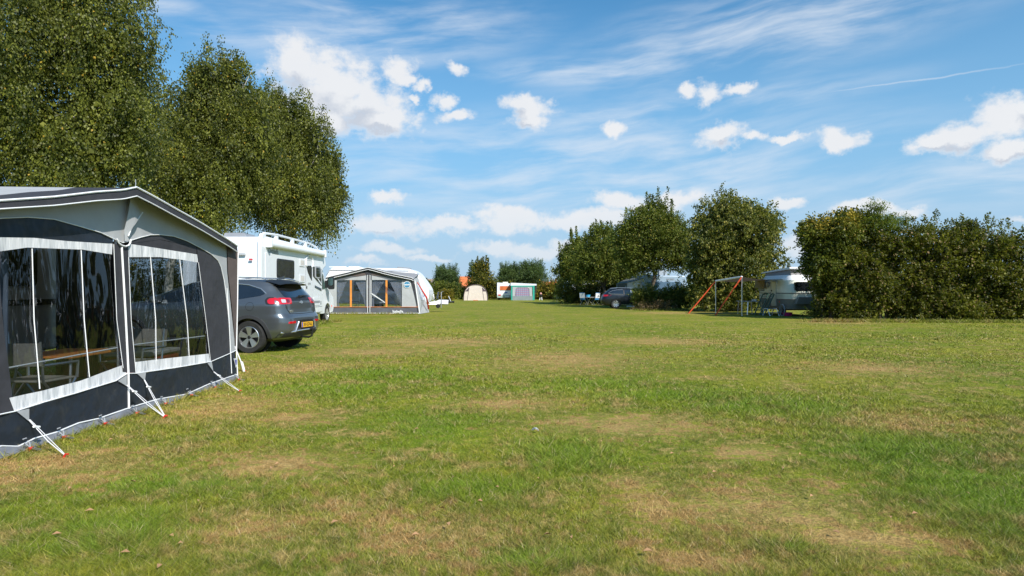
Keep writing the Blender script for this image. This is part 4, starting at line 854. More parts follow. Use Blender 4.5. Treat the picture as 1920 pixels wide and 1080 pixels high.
    for (y, x) in ((7.35, -0.27), (7.35, -2.05), (1.75, -0.27), (1.75, -2.05)):
        t = wheel(root, 0, 0.001, 0.345, 0.22, 9, False, 0.7, mat('silver_rim', (0.6, 0.6, 0.6), 0.35, 0.6)); t.location = (x, y, 0.345)
        t.rotation_euler = (0, 0, -math.pi / 2 if x > -1 else math.pi / 2)
    MB().prism([(1.75 + 0.42 * math.cos(a), 0.34 + 0.42 * math.sin(a)) for a in np.linspace(0, math.pi, 16)], -0.06, 0.006, 'x').build('wheel_arch', M_dark, root)
motorhome()

# ------------------------------------------------------------------ wheels for caravans
def cwheel(root, x, y, r=0.31, axis='y', s=-1):
    t = wheel(root, 0, 0.001 * -s if axis == 'y' else 0.001, r, 0.18, 8, False, 0.62, mat('grey_steel_rim', (0.35, 0.35, 0.36), 0.4, 0.5))
    t.location = (x, y, r)
    if axis == 'y': t.rotation_euler = (0, 0, math.pi if s < 0 else 0)
    else: t.rotation_euler = (0, 0, math.pi / 2 if s < 0 else -math.pi / 2)
    return t

# ------------------------------------------------------------------ second awning (mid distance) and its caravan
def mid_awning():
    YF = 35.0; root = thing('caravan_awning', 'light grey awning with orange poles and curtained windows right of the motorhome cab', 'awning', (-7.6, YF, 0))
    def c(x, y): px = 600 + x / 7.385; py = 480 + y / 7.385; return ((px - 960) / F * YF + 7.6, EYE + (HZ - py) / F * YF)
    def pn(nm, pts, m, off, amp=0.012, step=0.25, par=None):
        return MB().patch([c(*p) if len(p) == 2 else p for p in pts], lambda x, z, o: (x, -off + amp * mnoise.noise(Vector((x * 3, z * 1.2, off * 50))), z), step).build(nm, m, par or root, smooth=True, autos=60)
    fab = fabric('pale_grey_wall', (0.47, 0.48, 0.49), trans=0.15)
    win = [(232, 336), (640, 336), (640, 705), (232, 705)]; win2 = [(716, 334), (1134, 334), (1134, 705), (716, 705)]
    # wall pieces around the windows
    pn('front_wall', [(100, 312), (672, 190), (1290, 322), (1300, 345), (1134, 334), (716, 334), (640, 336), (232, 336), (95, 340)], mat('mid_grey_cloth', (0.11, 0.12, 0.135), 0.8), 0.0)
    pn('front_wall', [(1134, 360), (1262, 360), (1365, 706), (1134, 706)], fab, 0.004)
    pn('front_wall', [(640, 336), (716, 334), (716, 706), (640, 706)], fab, 0.0)
    pn('front_wall', [(95, 338), (232, 336), (232, 706), (80, 706)], fab, 0.0)
    pn('roof_trim', [(1255, 330), (1296, 322), (1382, 800), (1352, 800), (1335, 660), (1262, 362)], M_charcoal, 0.03)
    pn('gable_panel', [(560, 215), (672, 190), (790, 216), (730, 236), (700, 262), (645, 262), (625, 236)], M_charcoal, 0.02)
    pn('mesh_vent', [(380, 268), (470, 238), (560, 225), (620, 236), (652, 262), (640, 268), (520, 285)], M_brown, 0.012)
    pn('mesh_vent', [(706, 266), (730, 236), (790, 222), (860, 236), (960, 265), (840, 280)], M_brown, 0.012)
    pn('upper_panel', [(330, 332), (440, 300), (640, 268), (640, 334)], fab, 0.008); pn('upper_panel', [(718, 270), (840, 300), (960, 330), (718, 332)], fab, 0.008)
    wf = clear('far_window_film', (0.62, 0.64, 0.67), refl=1.0, rough=0.04, bump=0.6, bscale=1.6, stretch=(1, 1, 2.5), bdist=0.08)
    pn('window', win, wf, 0.0, 0.02); pn('window', win2, wf, 0.0, 0.02)
    def cur(pts): return pn('curtain', pts, M_net, -0.10, 0.05, 0.12)
    cur([(236, 338), (375, 338), (330, 440), (250, 640), (262, 704), (236, 704)]); cur([(476, 338), (640, 338), (640, 704), (618, 704), (600, 600)])
    cur([(718, 336), (893, 336), (740, 600), (745, 704), (718, 704)]); cur([(952, 336), (1132, 336), (1132, 704), (1112, 690), (1090, 610)])
    pn('tie_and_glare', [(700, 520), (730, 518), (905, 640), (900, 648)], M_cream, 0.03); pn('tie_and_glare', [(760, 340), (780, 330), (1120, 560), (1125, 700), (1100, 700), (1040, 640)], clear('glare_film', (0.8, 0.8, 0.8), refl=3, rough=0.1), 0.03)  # second piece is a glossy sheet added as glare on the right window
    for x0 in (415, 908): pn('orange_strip', [(x0, 334), (x0 + 27, 334), (x0 + 27, 706), (x0, 706)], mat('orange_pole', (0.72, 0.27, 0.05), 0.5), 0.015, 0)
    pn('post_cover', [(655, 262), (702, 262), (706, 812), (652, 812)], M_charcoal, 0.03, 0.0)
    for x in (662, 694): MB().tube([(c(x, 262)[0], -0.045, c(x, 262)[1]), (c(x, 812)[0], -0.05, 0.02)], 0.018, 5).build('piping', M_pipe, root)
    pn('skirt', [(75, 706), (1366, 706), (1384, 802), (68, 818)], mat('skirt_grey', (0.10, 0.105, 0.12), 0.55, bump=0.5, bscale=3, bdist=0.05), 0.01, 0.04)
    MB().tube([(c(x, 706)[0], -0.03, c(x, 706)[1]) for x in (80, 700, 1366)], 0.018, 5).build('orange_hem', mat('orange_hem', (0.6, 0.22, 0.08), 0.6), root)
    MB().tube([(c(x, 0)[0], -0.06, 0.05) for x in (70, 400, 700, 1380)], 0.03, 5).build('hem', M_pipe, root)
    for x in (208, 318, 430, 548, 808, 930, 1035, 1140, 1250): MB().tube([(c(x, 0)[0], -0.06, 0.07), (c(x, 0)[0], -0.14, -0.02)], 0.012, 5).build('tent_peg', M_steel, root)
    lg = MB().patch([(c(1207, 0)[0] + 0.19 * a, c(0, 397)[1] + 0.19 * b) for a, b in disc(0, 0, 1, 28)], lambda x, z, o: (x, -0.035, z), 0.5).build('emblem', M_pipe, root)
    MB().patch([(c(1207, 0)[0] + 0.165 * a, c(0, 397)[1] + 0.165 * b) for a, b in disc(0, 0, 1, 28)], lambda x, z, o: (x, -0.04, z), 0.5).build('emblem_face', mat('emblem_blue', (0.05, 0.22, 0.38), 0.5), lg)
    text('isabella', 0.105, frame_mtx((c(1207, 0)[0], -0.045, c(0, 397)[1]), (1, 0, 0), (0, 0.1, 1)), M_pipe, lg, bold=0.003)
    text('Isabella', 0.20, frame_mtx((c(1080, 0)[0], -0.06, c(0, 768)[1]), (1, 0, 0), (0, 0.1, 1)), M_pipe, root, bold=0.004)
    # roof: arched front edge and fabric running back to the caravan
    ed = [(88, 300), (200, 272), (330, 242), (470, 208), (600, 176), (672, 160), (760, 182), (900, 222), (1030, 252), (1170, 280), (1270, 300), (1298, 316)]
    E = [c(*p) for p in ed]; H = 0.11
    n = len(E); mb = MB()
    mb.v = [(x, -0.12, z) for x, z in E] + [(x, -0.13, z - H) for x, z in E]; mb.f = [(i, i + 1, n + i + 1, n + i) for i in range(n - 1)]
    mb.build('valance', M_charcoal, root, smooth=True)
    mb = MB(); B = [(x * 0.97, 2.6, max(z + 0.02, 2.2 + 0.25 * (1 - abs(x) / 3.4))) for x, z in E]; mb.v = [(x, -0.12, z) for x, z in E] + B; mb.f = [(i, i + 1, n + i + 1, n + i) for i in range(n - 1)]
    mb.build('roof', fabric('roof_grey', (0.30, 0.30, 0.31), trans=0.1), root, smooth=True)
    MB().tube([(x, -0.135, z - H) for x, z in E], 0.016, 5).tube([(x, -0.135, z) for x, z in E], 0.014, 5).build('piping', M_pipe, root)
    x0, z0 = E[-1]; xb = c(1380, 0)[0]
    # right side wall with window, slanting back
    xe = -4.86 + 7.6
    mb = MB(); A = [(x0, 0, z0), (xb, 0, 0.02), (xe + 0.02, 2.5, 0.02), (xe - 0.65, 2.5, 2.05)]
    Wn = [(x0 + 0.10, 0.4, 1.65), (x0 + 0.33, 0.4, 0.75), (xe - 0.20, 2.1, 0.75), (xe - 0.52, 2.1, 1.65)]
    mb.v = A + Wn; mb.f = [(i, (i + 1) % 4, 4 + (i + 1) % 4, 4 + i) for i in range(4)]; mb.build('side_wall', fab, root)
    MB().add(Wn, [(0, 1, 2, 3)]).build('side_window', wf, root)
    MB().tube([(x0 + 0.06, -0.02, z0 - 0.1), (xb - 0.0, -0.02, 0.05)], 0.03, 6).build('piping', M_pipe, root)
    MB().tube([(x0 + 0.12, 0.5, 1.75), (xb + 0.25, 1.0, 0.9), (xe + 0.05, 1.9, 0.25)], [0.02, 0.05, 0.05], 6).build('storm_strap', M_red, root)
    mb = MB(); mb.v = [(-3.95, 0, 0.02), (-3.95, 2.5, 0.02), (-3.9, 2.5, 2.0), (-3.9, 0, 1.9)]; mb.f = [(0, 1, 2, 3)]; mb.build('side_wall', fab, root)
    MB().box(-3.8, xe - 0.3, 0.1, 2.4, 0, 0.03).build('groundsheet', M_soilcloth, root)
mid_awning()
def camp_chair(loc, rz, label, m, cat='chair', back=0.5, grp=None, scale=1.0):
    t = thing('camping_chair', label, cat, loc, rz, grp, scale)
    for s in (-1, 1):
        MB().tube([(0.25 * s, -0.28, 0.0), (0.25 * s, 0.22, 0.42)], 0.014, 6).build('leg', M_alu, t)
        MB().tube([(0.25 * s, 0.24, 0.0), (0.25 * s, -0.22, 0.42), (0.25 * s, -0.34, 0.42 + back + 0.15)], 0.014, 6).build('leg', M_alu, t)
        MB().box(0.22 * s - 0.03, 0.22 * s + 0.03, -0.25, 0.22, 0.62, 0.65).build('armrest', M_black, t, bevel=0.01)
    MB().grid(lambda a, b: (-0.23 + 0.46 * a, -0.22 + 0.46 * b, 0.44 - 0.03 * math.sin(b * math.pi)), 3, 5).build('seat', m, t, smooth=True)
    MB().grid(lambda a, b: (-0.23 + 0.46 * a, -0.235 - 0.11 * b, 0.48 + back * 1.2 * b), 3, 5).build('backrest', m, t, smooth=True); return t
camp_chair((-9.0, 36.4, 0.03), R(120), 'reclining chair behind the left window of the light grey orange-poled awning', M_cream)
tt = thing('camping_table', 'low table behind the right window of the light grey orange-poled awning', 'table', (-7.0, 36.2, 0.03))
MB().box(-0.5, 0.5, -0.3, 0.3, 0.58, 0.61).build('tabletop', M_cream, tt)
for sx in (-1, 1):
    for sy in (-1, 1): MB().tube([(0.4 * sx, 0.2 * sy, 0.58), (0.45 * sx, 0.25 * sy, 0)], 0.015, 5).build('leg', M_alu, tt)

def caravan_side():
    root = thing('touring_caravan', 'white touring caravan with its drawbar, behind the light grey orange-poled awning', 'caravan', (-7.9, 38.8, 0))
    prof = smoothpoly([(-3.0, 0.55), (2.55, 0.42), (2.95, 0.62), (3.05, 1.25), (2.75, 1.75), (2.25, 2.40), (1.85, 2.58), (-2.4, 2.67), (-2.85, 2.6), (-3.15, 1.9), (-3.15, 0.8)], [0.2, 0.1, 0.2, 0.4, 0.3, 0.25, 0.3, 0.2, 0.3, 0.3, 0.2])
    MB().ngonprism(prof, -1.15, 1.15, 'y').build('body', M_white, root, bevel=0.10, bseg=3)
    MB().prism([(2.55, 1.35), (2.95, 1.35), (2.62, 1.8), (2.30, 2.15)], -1.153, -1.149, 'y').build('graphic_panel', M_white2, root)
    MB().prism(smoothpoly([(2.72, 0.95), (2.86, 1.0), (2.84, 1.04), (2.74, 1.03)], 0.02), -1.158, -1.15, 'y').build('blue_mark', M_blue, root)
    MB().prism(rrect(-1.4, -0.2, 1.25, 1.85, 0.1), -1.17, -1.14, 'y').build('window', M_dglass, root); MB().prism(rrect(0.5, 1.3, 1.25, 1.85, 0.1), -1.17, -1.14, 'y').build('window', M_dglass, root)
    MB().prism(rrect(-0.1, 0.45, 0.5, 2.3, 0.08), -1.165, -1.14, 'y').build('door', M_white2, root)
    MB().prism([(0.95, 2.60), (1.05, 2.72), (1.75, 2.66), (1.8, 2.56)], -0.4, 0.3, 'y').build('roof_window', mat('smoke_plastic', (0.25, 0.26, 0.28), 0.3), root, bevel=0.02)
    MB().prism([(-2.0, 2.66), (-1.9, 2.74), (-1.3, 2.74), (-1.2, 2.66)], -0.4, 0.3, 'y').build('roof_window', M_white2, root, bevel=0.02)
    MB().box(-2.9, -1.9, -1.0, -0.9, 2.66, 2.72).build('roof_rail', M_white, root)
    MB().tube([(-3.0, -1.17, 2.2), (-2.8, -1.17, 2.5), (1.8, -1.17, 2.45)], 0.015, 5).build('awning_rail', M_alu, root)
    for y in (-1.02, 1.02): cwheel(root, -0.4, y, s=-1 if y < 0 else 1)
    # drawbar with cover, jockey wheel and hitch
    db = MB().ngonprism(smoothpoly([(2.9, 0.50), (4.05, 0.46), (4.05, 0.72), (3.5, 0.74), (3.35, 0.66), (2.9, 0.60)], 0.03), -0.28, 0.28, 'y').build('drawbar_cover', M_white, root, bevel=0.03)
    MB().tube([(2.8, -0.5, 0.45), (4.0, -0.05, 0.48)], 0.04, 6).tube([(2.8, 0.5, 0.45), (4.0, 0.05, 0.48)], 0.04, 6).build('drawbar', M_steel, root)
    MB().tube([(4.0, 0, 0.58), (4.25, 0, 0.60), (4.4, 0, 0.60)], [0.06, 0.05, 0.07], 8).build('coupling', M_black, root, smooth=True)
    MB().tube([(4.2, 0, 0.62), (4.1, 0, 0.85), (4.05, 0, 0.95)], 0.022, 6).build('brake_lever', M_steel, root)
    jw = MB().tube([(3.65, -0.3, 0.25), (3.65, -0.3, 1.2)], 0.028, 8).tube([(3.65, -0.3, 1.2), (3.78, -0.3, 1.24)], 0.015, 6).build('jockey_post', M_steel, root)
    MB().lathe([(0, -0.04), (0.13, -0.04), (0.13, 0.04), (0, 0.04)], (3.45, -0.3, 0.36), 'y', 16).build('jockey_wheel', M_black, jw)
    for x in (-2.6, 2.3): MB().tube([(x, -0.8, 0.5), (x, -0.8, 0.02)], 0.03, 6).build('corner_steady', M_steel, root)
caravan_side()

# ------------------------------------------------------------------ far field: dome tent, caravan with green awning, house, small items
def dome():
    p = at(892, 563, 80); root = thing('dome_tent', 'cream dome tent with arched front in the middle of the far field edge', 'tent', (p.x, 80, 0))
    m = fabric('cream_tent_cloth', (0.74, 0.64, 0.56), trans=0.15); mp = mat('tent_piping', (0.10, 0.06, 0.07), 0.7)
    W, H = 1.5, 1.95
    def sh(a, b):
        y = -0.1 + 3.6 * b; h = H * (1 - 0.85 * b ** 2.2); wd = W * (1 - 0.35 * b ** 2); t = math.pi * a
        return (wd * sgnpow(math.cos(t), 0.8), y, h * abs(math.sin(t)) ** 0.75)
    MB().grid(sh, 24, 10).build('shell', m, root, smooth=True, autos=70)
    pts = [sh(i / 24, 0) for i in range(25)]
    MB().ngonprism([(p_[0] * 0.98, max(0, p_[2] * 0.98)) for p_ in pts], -0.12, -0.10, 'y').build('front_panel', m, root)
    MB().tube([(p_[0], -0.15, p_[2]) for p_ in pts], 0.04, 6).build('hoop', mp, root, smooth=True)
    for s in (-1, 1):
        MB().tube([(1.05 * s, -0.14, 0), (0.82 * s, -0.14, 1.55)], 0.02, 5).build('door_zip', mp, root)
        MB().prism([(1.28 * s, 1.15), (0.93 * s, 1.15), (0.83 * s, 1.62)], -0.16, -0.13, 'y').build('vent', mat('plum_cloth', (0.09, 0.06, 0.08), 0.8), root)
    MB().box(-0.3, 0.3, -0.2, -0.15, 0, 0.04).build('door_hem', M_orange, root)
dome()
def far_caravan():
    p = at(965, 562, 82); root = thing('touring_caravan', 'small white caravan seen from behind with orange curtained rear window, far middle', 'caravan', (at(951, 562, 82).x, 82, 0))
    W = 1.3
    MB().ngonprism(smoothpoly([(-W, 0.35), (W, 0.35), (W + 0.02, 0.9), (W, 2.05), (-W, 2.25), (-W - 0.02, 0.9)], 0.08), 0, 4.6, 'y').build('body', M_white, root, bevel=0.06)
    MB().box(-W + 0.02, W - 0.02, -0.03, 0.0, 0.32, 0.62).build('lower_panel', mat('pale_green_panel', (0.34, 0.42, 0.38), 0.5), root)
    wn = MB().prism(rrect(-0.97, 0.42 + 0.1, 1.25, 1.82, 0.05), -0.04, 0, 'y').build('window', M_seam, root)
    MB().prism(rrect(-0.93, 0.48, 1.28, 1.79, 0.04), -0.05, -0.02, 'y').build('orange_curtain', mat('orange_curtain', (0.55, 0.13, 0.03), 0.6, var=0.25, vscale=6, stretch=(1, 1, 0.1)), wn)
    for s in (-1, 1): MB().box(s * 0.98 - 0.17, s * 0.98 + 0.17, -0.06, 0, 0.58, 0.74).build('tail_lamp', M_lamp, root)
    MB().box(-0.3, 0.02, -0.05, 0, 0.9, 1.02).build('emblem', M_blue, root)
    MB().box(-0.6, 0.1, 1.5, 2.2, 2.15, 2.36).build('roof_vent', mat('beige_vent', (0.6, 0.55, 0.45), 0.5), root, bevel=0.03)
    MB().box(-0.26, 0.26, -0.06, -0.0, 0.4, 0.5).build('number_plate', M_white, root)
    for x in (-1.1, 1.1): cwheel(root, x, 2.3, axis='x', s=1 if x > 0 else -1)
    ar = thing('caravan_awning', 'green edged awning with blue and red checked curtain beside the far white caravan', 'awning', (at(980, 562, 80).x, 80.5, 0))
    g_ = mat('green_cloth', (0.02, 0.32, 0.24), 0.7); gr = fabric('pale_grey_wall', (0.47, 0.48, 0.49))
    MB().prism([(-1.25, 0.5), (-0.95, 0.5), (-0.9, 1.4), (-0.7, 1.62), (-0.5, 1.62), (-0.5, 1.75), (-1.25, 1.75)], -0.02, 0.02, 'y').prism([(0.9, 0.5), (1.2, 0.5), (1.2, 1.75), (-0.5, 1.75), (-0.5, 1.62), (0.6, 1.62), (0.85, 1.4)], -0.02, 0.02, 'y').build('front_wall', gr, ar)
    MB().box(-1.45, 1.5, -0.05, 0.0, 1.72, 1.86).box(-1.45, -1.27, -0.05, 0, 0.02, 1.72).box(1.27, 1.5, -0.05, 0, 0.02, 1.72).build('green_border', g_, ar)
    MB().box(-1.27, 1.27, -0.04, 0.0, 0.0, 0.55).build('skirt', mat('grey_skirt', (0.22, 0.25, 0.25), 0.6), ar)
    ck = bpy.data.materials.new('checked_cloth'); ck.use_nodes = True; gg = G(ck.node_tree); v = gg.n('ShaderNodeTexCoord').outputs['Object']
    s_ = gg.n('ShaderNodeSeparateXYZ'); gg.put(s_.inputs[0], v)
    fx = gg.m('GREATER_THAN', gg.m('FRACT', gg.m('MULTIPLY', s_.outputs[0], 4.0)), 0.55); fz = gg.m('GREATER_THAN', gg.m('FRACT', gg.m('MULTIPLY', s_.outputs[2], 4.0)), 0.55)
    cc = gg.mix(fx, (0.32, 0.36, 0.45), (0.08, 0.16, 0.32)); cc = gg.mix(gg.m('MULTIPLY', fz, 0.6), cc, (0.45, 0.08, 0.10))
    gg.put(ck.node_tree.nodes['Principled BSDF'].inputs['Base Color'], cc)
    MB().box(-0.9, 0.86, 0.02, 0.05, 0.55, 1.62).build('curtain', ck, ar)
    MB().prism([(-1.5, 2.22), (1.75, 2.05), (1.75, 1.86), (-1.5, 1.86)], -0.04, 0.02, 'y').build('gable_panel', M_white2, ar)
    MB().add([(-1.5, -0.05, 2.22), (1.78, -0.05, 2.05), (1.78, 2.6, 2.1), (-1.5, 2.6, 2.25)], [(0, 1, 2, 3)]).build('roof', M_white2, ar)
    MB().add([(1.78, -0.05, 2.05), (1.5, 0.0, 0.0), (1.6, 2.6, 0.0), (1.8, 2.6, 2.1)], [(0, 1, 2, 3)]).build('side_wall', gr, ar)
far_caravan()
def house(px, py0, Y, w_, h0, h1, d, label, m_roof, name='farmhouse'):
    p = at(px, py0, Y); r = thing(name, label, 'house', (p.x, Y, 0))
    MB().box(-w_ / 2, w_ / 2, 0, d, 0, h0).build('wall', mat('brick', (0.26, 0.12, 0.08), 0.85, var=0.25, vscale=2), r)
    MB().prism([(-0.4, h0 - 0.1), (d / 2, h1), (d + 0.4, h0 - 0.1)], -w_ / 2 - 0.3, w_ / 2 + 0.3, 'x').build('roof', m_roof, r)
    MB().box(w_ * 0.3, w_ * 0.3 + 0.6, d / 2 - 0.3, d / 2 + 0.3, h1 - 1, h1 + 0.7).build('chimney', mat('brick', (0.26, 0.12, 0.08)), r)
    for x in (-w_ * 0.25, w_ * 0.2): MB().box(x - 0.6, x + 0.6, -0.04, 0.0, 0.9, 2.1).build('window', M_dglass, r)
M_tile = mat('orange_tile', (0.60, 0.16, 0.05), 0.8, var=0.2, vscale=1.5, bump=0.5, bscale=8)
house(880, 560, 150, 4.8, 1.7, 4.5, 7, 'farmhouse with bright orange tiled roof behind the cream dome tent', M_tile)
house(1031, 560, 170, 5.0, 2.2, 3.5, 6, 'distant cottage with orange red roof just showing between the far hedge tops', M_tile, 'cottage')
house(788, 560, 190, 22, 2.6, 4.6, 8, 'long low farm building with pale brown roof far behind the white drawbar', mat('brown_tile', (0.30, 0.23, 0.19), 0.85, var=0.2), 'farm_building')
ms = thing('radio_mast', 'very thin radio mast rising on the far horizon left of the right-hand trees', 'mast', (at(1035, 0, 900).x, 900, 0))
MB().tube([(0, 0, 0), (0, 0, 40)], [0.5, 0.25], 6).build('mast_tube', mat('mast_grey', (0.35, 0.36, 0.38), 0.6), ms)
for k in range(6): MB().box(-0.8, 0.8, -0.8, 0.8, 6 + 6 * k, 6.3 + 6 * k).build('platform', M_steel, ms)
camp_chair((at(816, 0, 64).x, 64, 0), R(80), 'dark blue camping chair beside the shrub with yellow flowers', mat('navy_canvas', (0.03, 0.05, 0.12), 0.8), back=0.55)
camp_chair((at(810, 0, 63).x, 63, 0), R(200), 'low grey camping chair left of the dark blue chair by the shrubs', mat('grey_canvas', (0.25, 0.25, 0.26), 0.8), back=0.3)
# garden ornament figure by the far hedge
gf = thing('garden_ornament', 'small garden figure with pink head and black top at the foot of the far hedge', 'ornament', (at(1014, 0, 82).x, 82, 0))
MB().lathe([(0, 0.98), (0.10, 0.94), (0.13, 0.84), (0.09, 0.75), (0, 0.72)], (0, 0, 0), 'z', 14).build('head', mat('pink_paint', (0.7, 0.35, 0.3), 0.5), gf, smooth=True)
MB().lathe([(0, 0.74), (0.14, 0.70), (0.22, 0.62), (0.18, 0.42), (0.12, 0.36), (0, 0.36)], (0, 0, 0), 'z', 14).build('jacket', M_black, gf, smooth=True)
for s in (-1, 1): MB().tube([(0.08 * s, 0, 0.38), (0.12 * s, 0, 0.2), (0.16 * s, -0.03, 0)], [0.07, 0.05, 0.05], 8).build('leg', M_white2, gf, smooth=True)
# picnic bench
pb = thing('picnic_bench', 'dark green folding picnic bench in shade at the far right hedge', 'picnic table', (at(1052, 0, 72).x, 72, 0))
gp = mat('green_plastic', (0.03, 0.09, 0.07), 0.5)
MB().box(-0.7, 0.7, -0.3, 0.3, 0.66, 0.70).build('tabletop', gp, pb)
for s in (-1, 1): MB().box(-0.7, 0.7, s * 0.7 - 0.13, s * 0.7 + 0.13, 0.40, 0.44).build('seat', gp, pb)
for x in (-0.5, 0.5): MB().tube([(x, -0.7, 0), (x, -0.2, 0.66)], 0.02, 5).tube([(x, 0.7, 0), (x, 0.2, 0.66)], 0.02, 5).tube([(x, -0.75, 0.4), (x, 0.75, 0.4)], 0.02, 5).build('frame', M_steel, pb)
# white lounge chair back folded + low lounger beside bench
# table with blue chairs
tt = thing('camping_table', 'small round camping table between two white towelled chairs at the right hedge', 'table', (at(1104.5, 0, 56).x, 56, 0))
MB().lathe([(0, 0.70), (0.55, 0.70), (0.55, 0.67), (0, 0.67)], (0, 0, 0), 'z', 24).build('tabletop', M_seam, tt)
for k in range(3): a = k * 2.1; MB().tube([(0, 0, 0.4), (0.35 * math.cos(a), 0.35 * math.sin(a), 0)], 0.02, 5).tube([(0, 0, 0.4), (-0.3 * math.cos(a), -0.3 * math.sin(a), 0.67)], 0.02, 5).build('leg', M_alu, tt)
for px_, rz_, nm in ((1095, -35, 'left of the two'), (1116, 35, 'right of the two')):
    t = camp_chair((at(px_, 0, 56).x, 56, 0), R(rz_), 'camping chair with white towel, %s at the small round table' % nm, mat('sky_blue_canvas', (0.05, 0.28, 0.6), 0.7), grp='white towelled chairs at the round table')
    MB().grid(lambda a, b: (-0.25 + 0.5 * a, -0.28 - 0.07 * b - 0.02, 0.62 + 0.42 * b), 3, 3).build('towel', M_white2, t)
bk = thing('bucket', 'light blue bowl on the ground table between the white towelled chairs', 'bowl', (at(1102.5, 0, 55.9).x, 55.9, 0.70))
MB().lathe([(0, 0), (0.16, 0), (0.22, 0.2), (0.20, 0.2), (0.15, 0.02), (0, 0.02)], (0, 0, 0), 'z', 18).build('bowl', mat('light_blue_plastic', (0.04, 0.35, 0.6), 0.4), bk, smooth=True)

# ------------------------------------------------------------------ caravan behind the bushes on the right
def bush_caravan():
    p = at(1248, 0, 50); root = thing('touring_caravan', 'blue grey caravan half hidden by bushes behind the dark estate car', 'caravan', (p.x, 50, 0))
    bl = mat('blue_grey_panel', (0.30, 0.40, 0.52), 0.4, var=0.05, coat=0.2)
    MB().ngonprism(smoothpoly([(-1.75, 0.5), (1.75, 0.5), (1.8, 1.6), (1.55, 2.45), (-1.7, 2.5), (-1.8, 1.6)], 0.15), 0, 5.5, 'y').build('body', bl, root, bevel=0.1, bseg=3)
    MB().prism(rrect(-1.45, 1.25, 1.05, 1.95, 0.12), -0.04, 0.0, 'y').build('window', mat('blue_window', (0.10, 0.17, 0.26), 0.1, coat=1.0), root)
    MB().box(-0.35, 0.05, 0.8, 1.2, 2.45, 2.85).box(0.1, 0.32, 0.8, 1.1, 2.45, 2.9).build('roof_vent', mat('vent_grey', (0.35, 0.4, 0.45), 0.5), root, bevel=0.03)
    text('HOBBY', 0.2, frame_mtx((0.4, -0.02, 2.15), (1, 0, 0), (0, 0, 1)), M_lgr, root)
    for x in (-1.5, 1.5): cwheel(root, x, 2.6, axis='x', s=1 if x > 0 else -1)
    ar = thing('caravan_awning', 'white sided awning with dark grey canopy right behind the estate car roof', 'awning', (at(1190, 0, 50).x, 50.2, 0))
    Z = lambda py: EYE + (HZ - py) / F * 50; X = lambda px: (px - 1190) / F * 50
    MB().add([(X(1175.5), 0, Z(531)), (X(1222), 0, Z(519)), (X(1222), 0, 0), (X(1175.5), 0, 0)], [(0, 1, 2, 3)]).build('front_wall', M_white2, ar)
    MB().prism([(X(1187), Z(541)), (X(1216), Z(540)), (X(1216), Z(560)), (X(1187), Z(560))], -0.02, 0.01, 'y').build('window', M_shadewin, ar)
    MB().add([(X(1157), 0.3, Z(532)), (X(1176), -0.1, Z(530.5)), (X(1222), 0, Z(518)), (X(1218), 3.5, Z(517)), (X(1185), 3.5, Z(524))], [(0, 1, 2, 3, 4)]).build('roof', mat('grey_canopy', (0.12, 0.13, 0.12), 0.8), ar)
    MB().prism([(X(1157), Z(532)), (X(1176), Z(531)), (X(1176), Z(542)), (X(1157), Z(539.5))], -0.14, -0.11, 'y').build('valance', mat('grey_canopy', (0.12, 0.13, 0.12)), ar)
    MB().tube([(X(1157), -0.1, Z(532)), (X(1157), -0.1, 0)], 0.02, 5).tube([(X(1176), -0.1, Z(531)), (X(1176), -0.1, 0)], 0.02, 5).tube([(X(1173), -0.2, Z(536)), (X(1168), -0.8, 1.0)], 0.015, 5).build('pole', M_cream, ar)
bush_caravan()
hc = thing('touring_caravan', 'white caravan with dark roof edge glimpsed over the hedge behind the right-hand trees', 'caravan', (at(1110, 0, 66).x, 66, 0))
MB().ngonprism(smoothpoly([(-2.9, 0.5), (1.6, 0.5), (1.7, 1.6), (1.4, 2.2), (-2.7, 2.2), (-2.95, 1.5)], 0.15), 0, 2.2, 'y').build('body', M_white, hc, bevel=0.08)
MB().box(-1.0, 1.55, -0.2, 2.2, 2.17, 2.27).build('roof_edge', M_seam, hc)
MB().prism(rrect(-0.6, 0.8, 1.3, 1.9, 0.1), -0.03, 0, 'y').build('window', M_dglass, hc)
for y in (0.1, 2.1): cwheel(hc, -0.5, y)

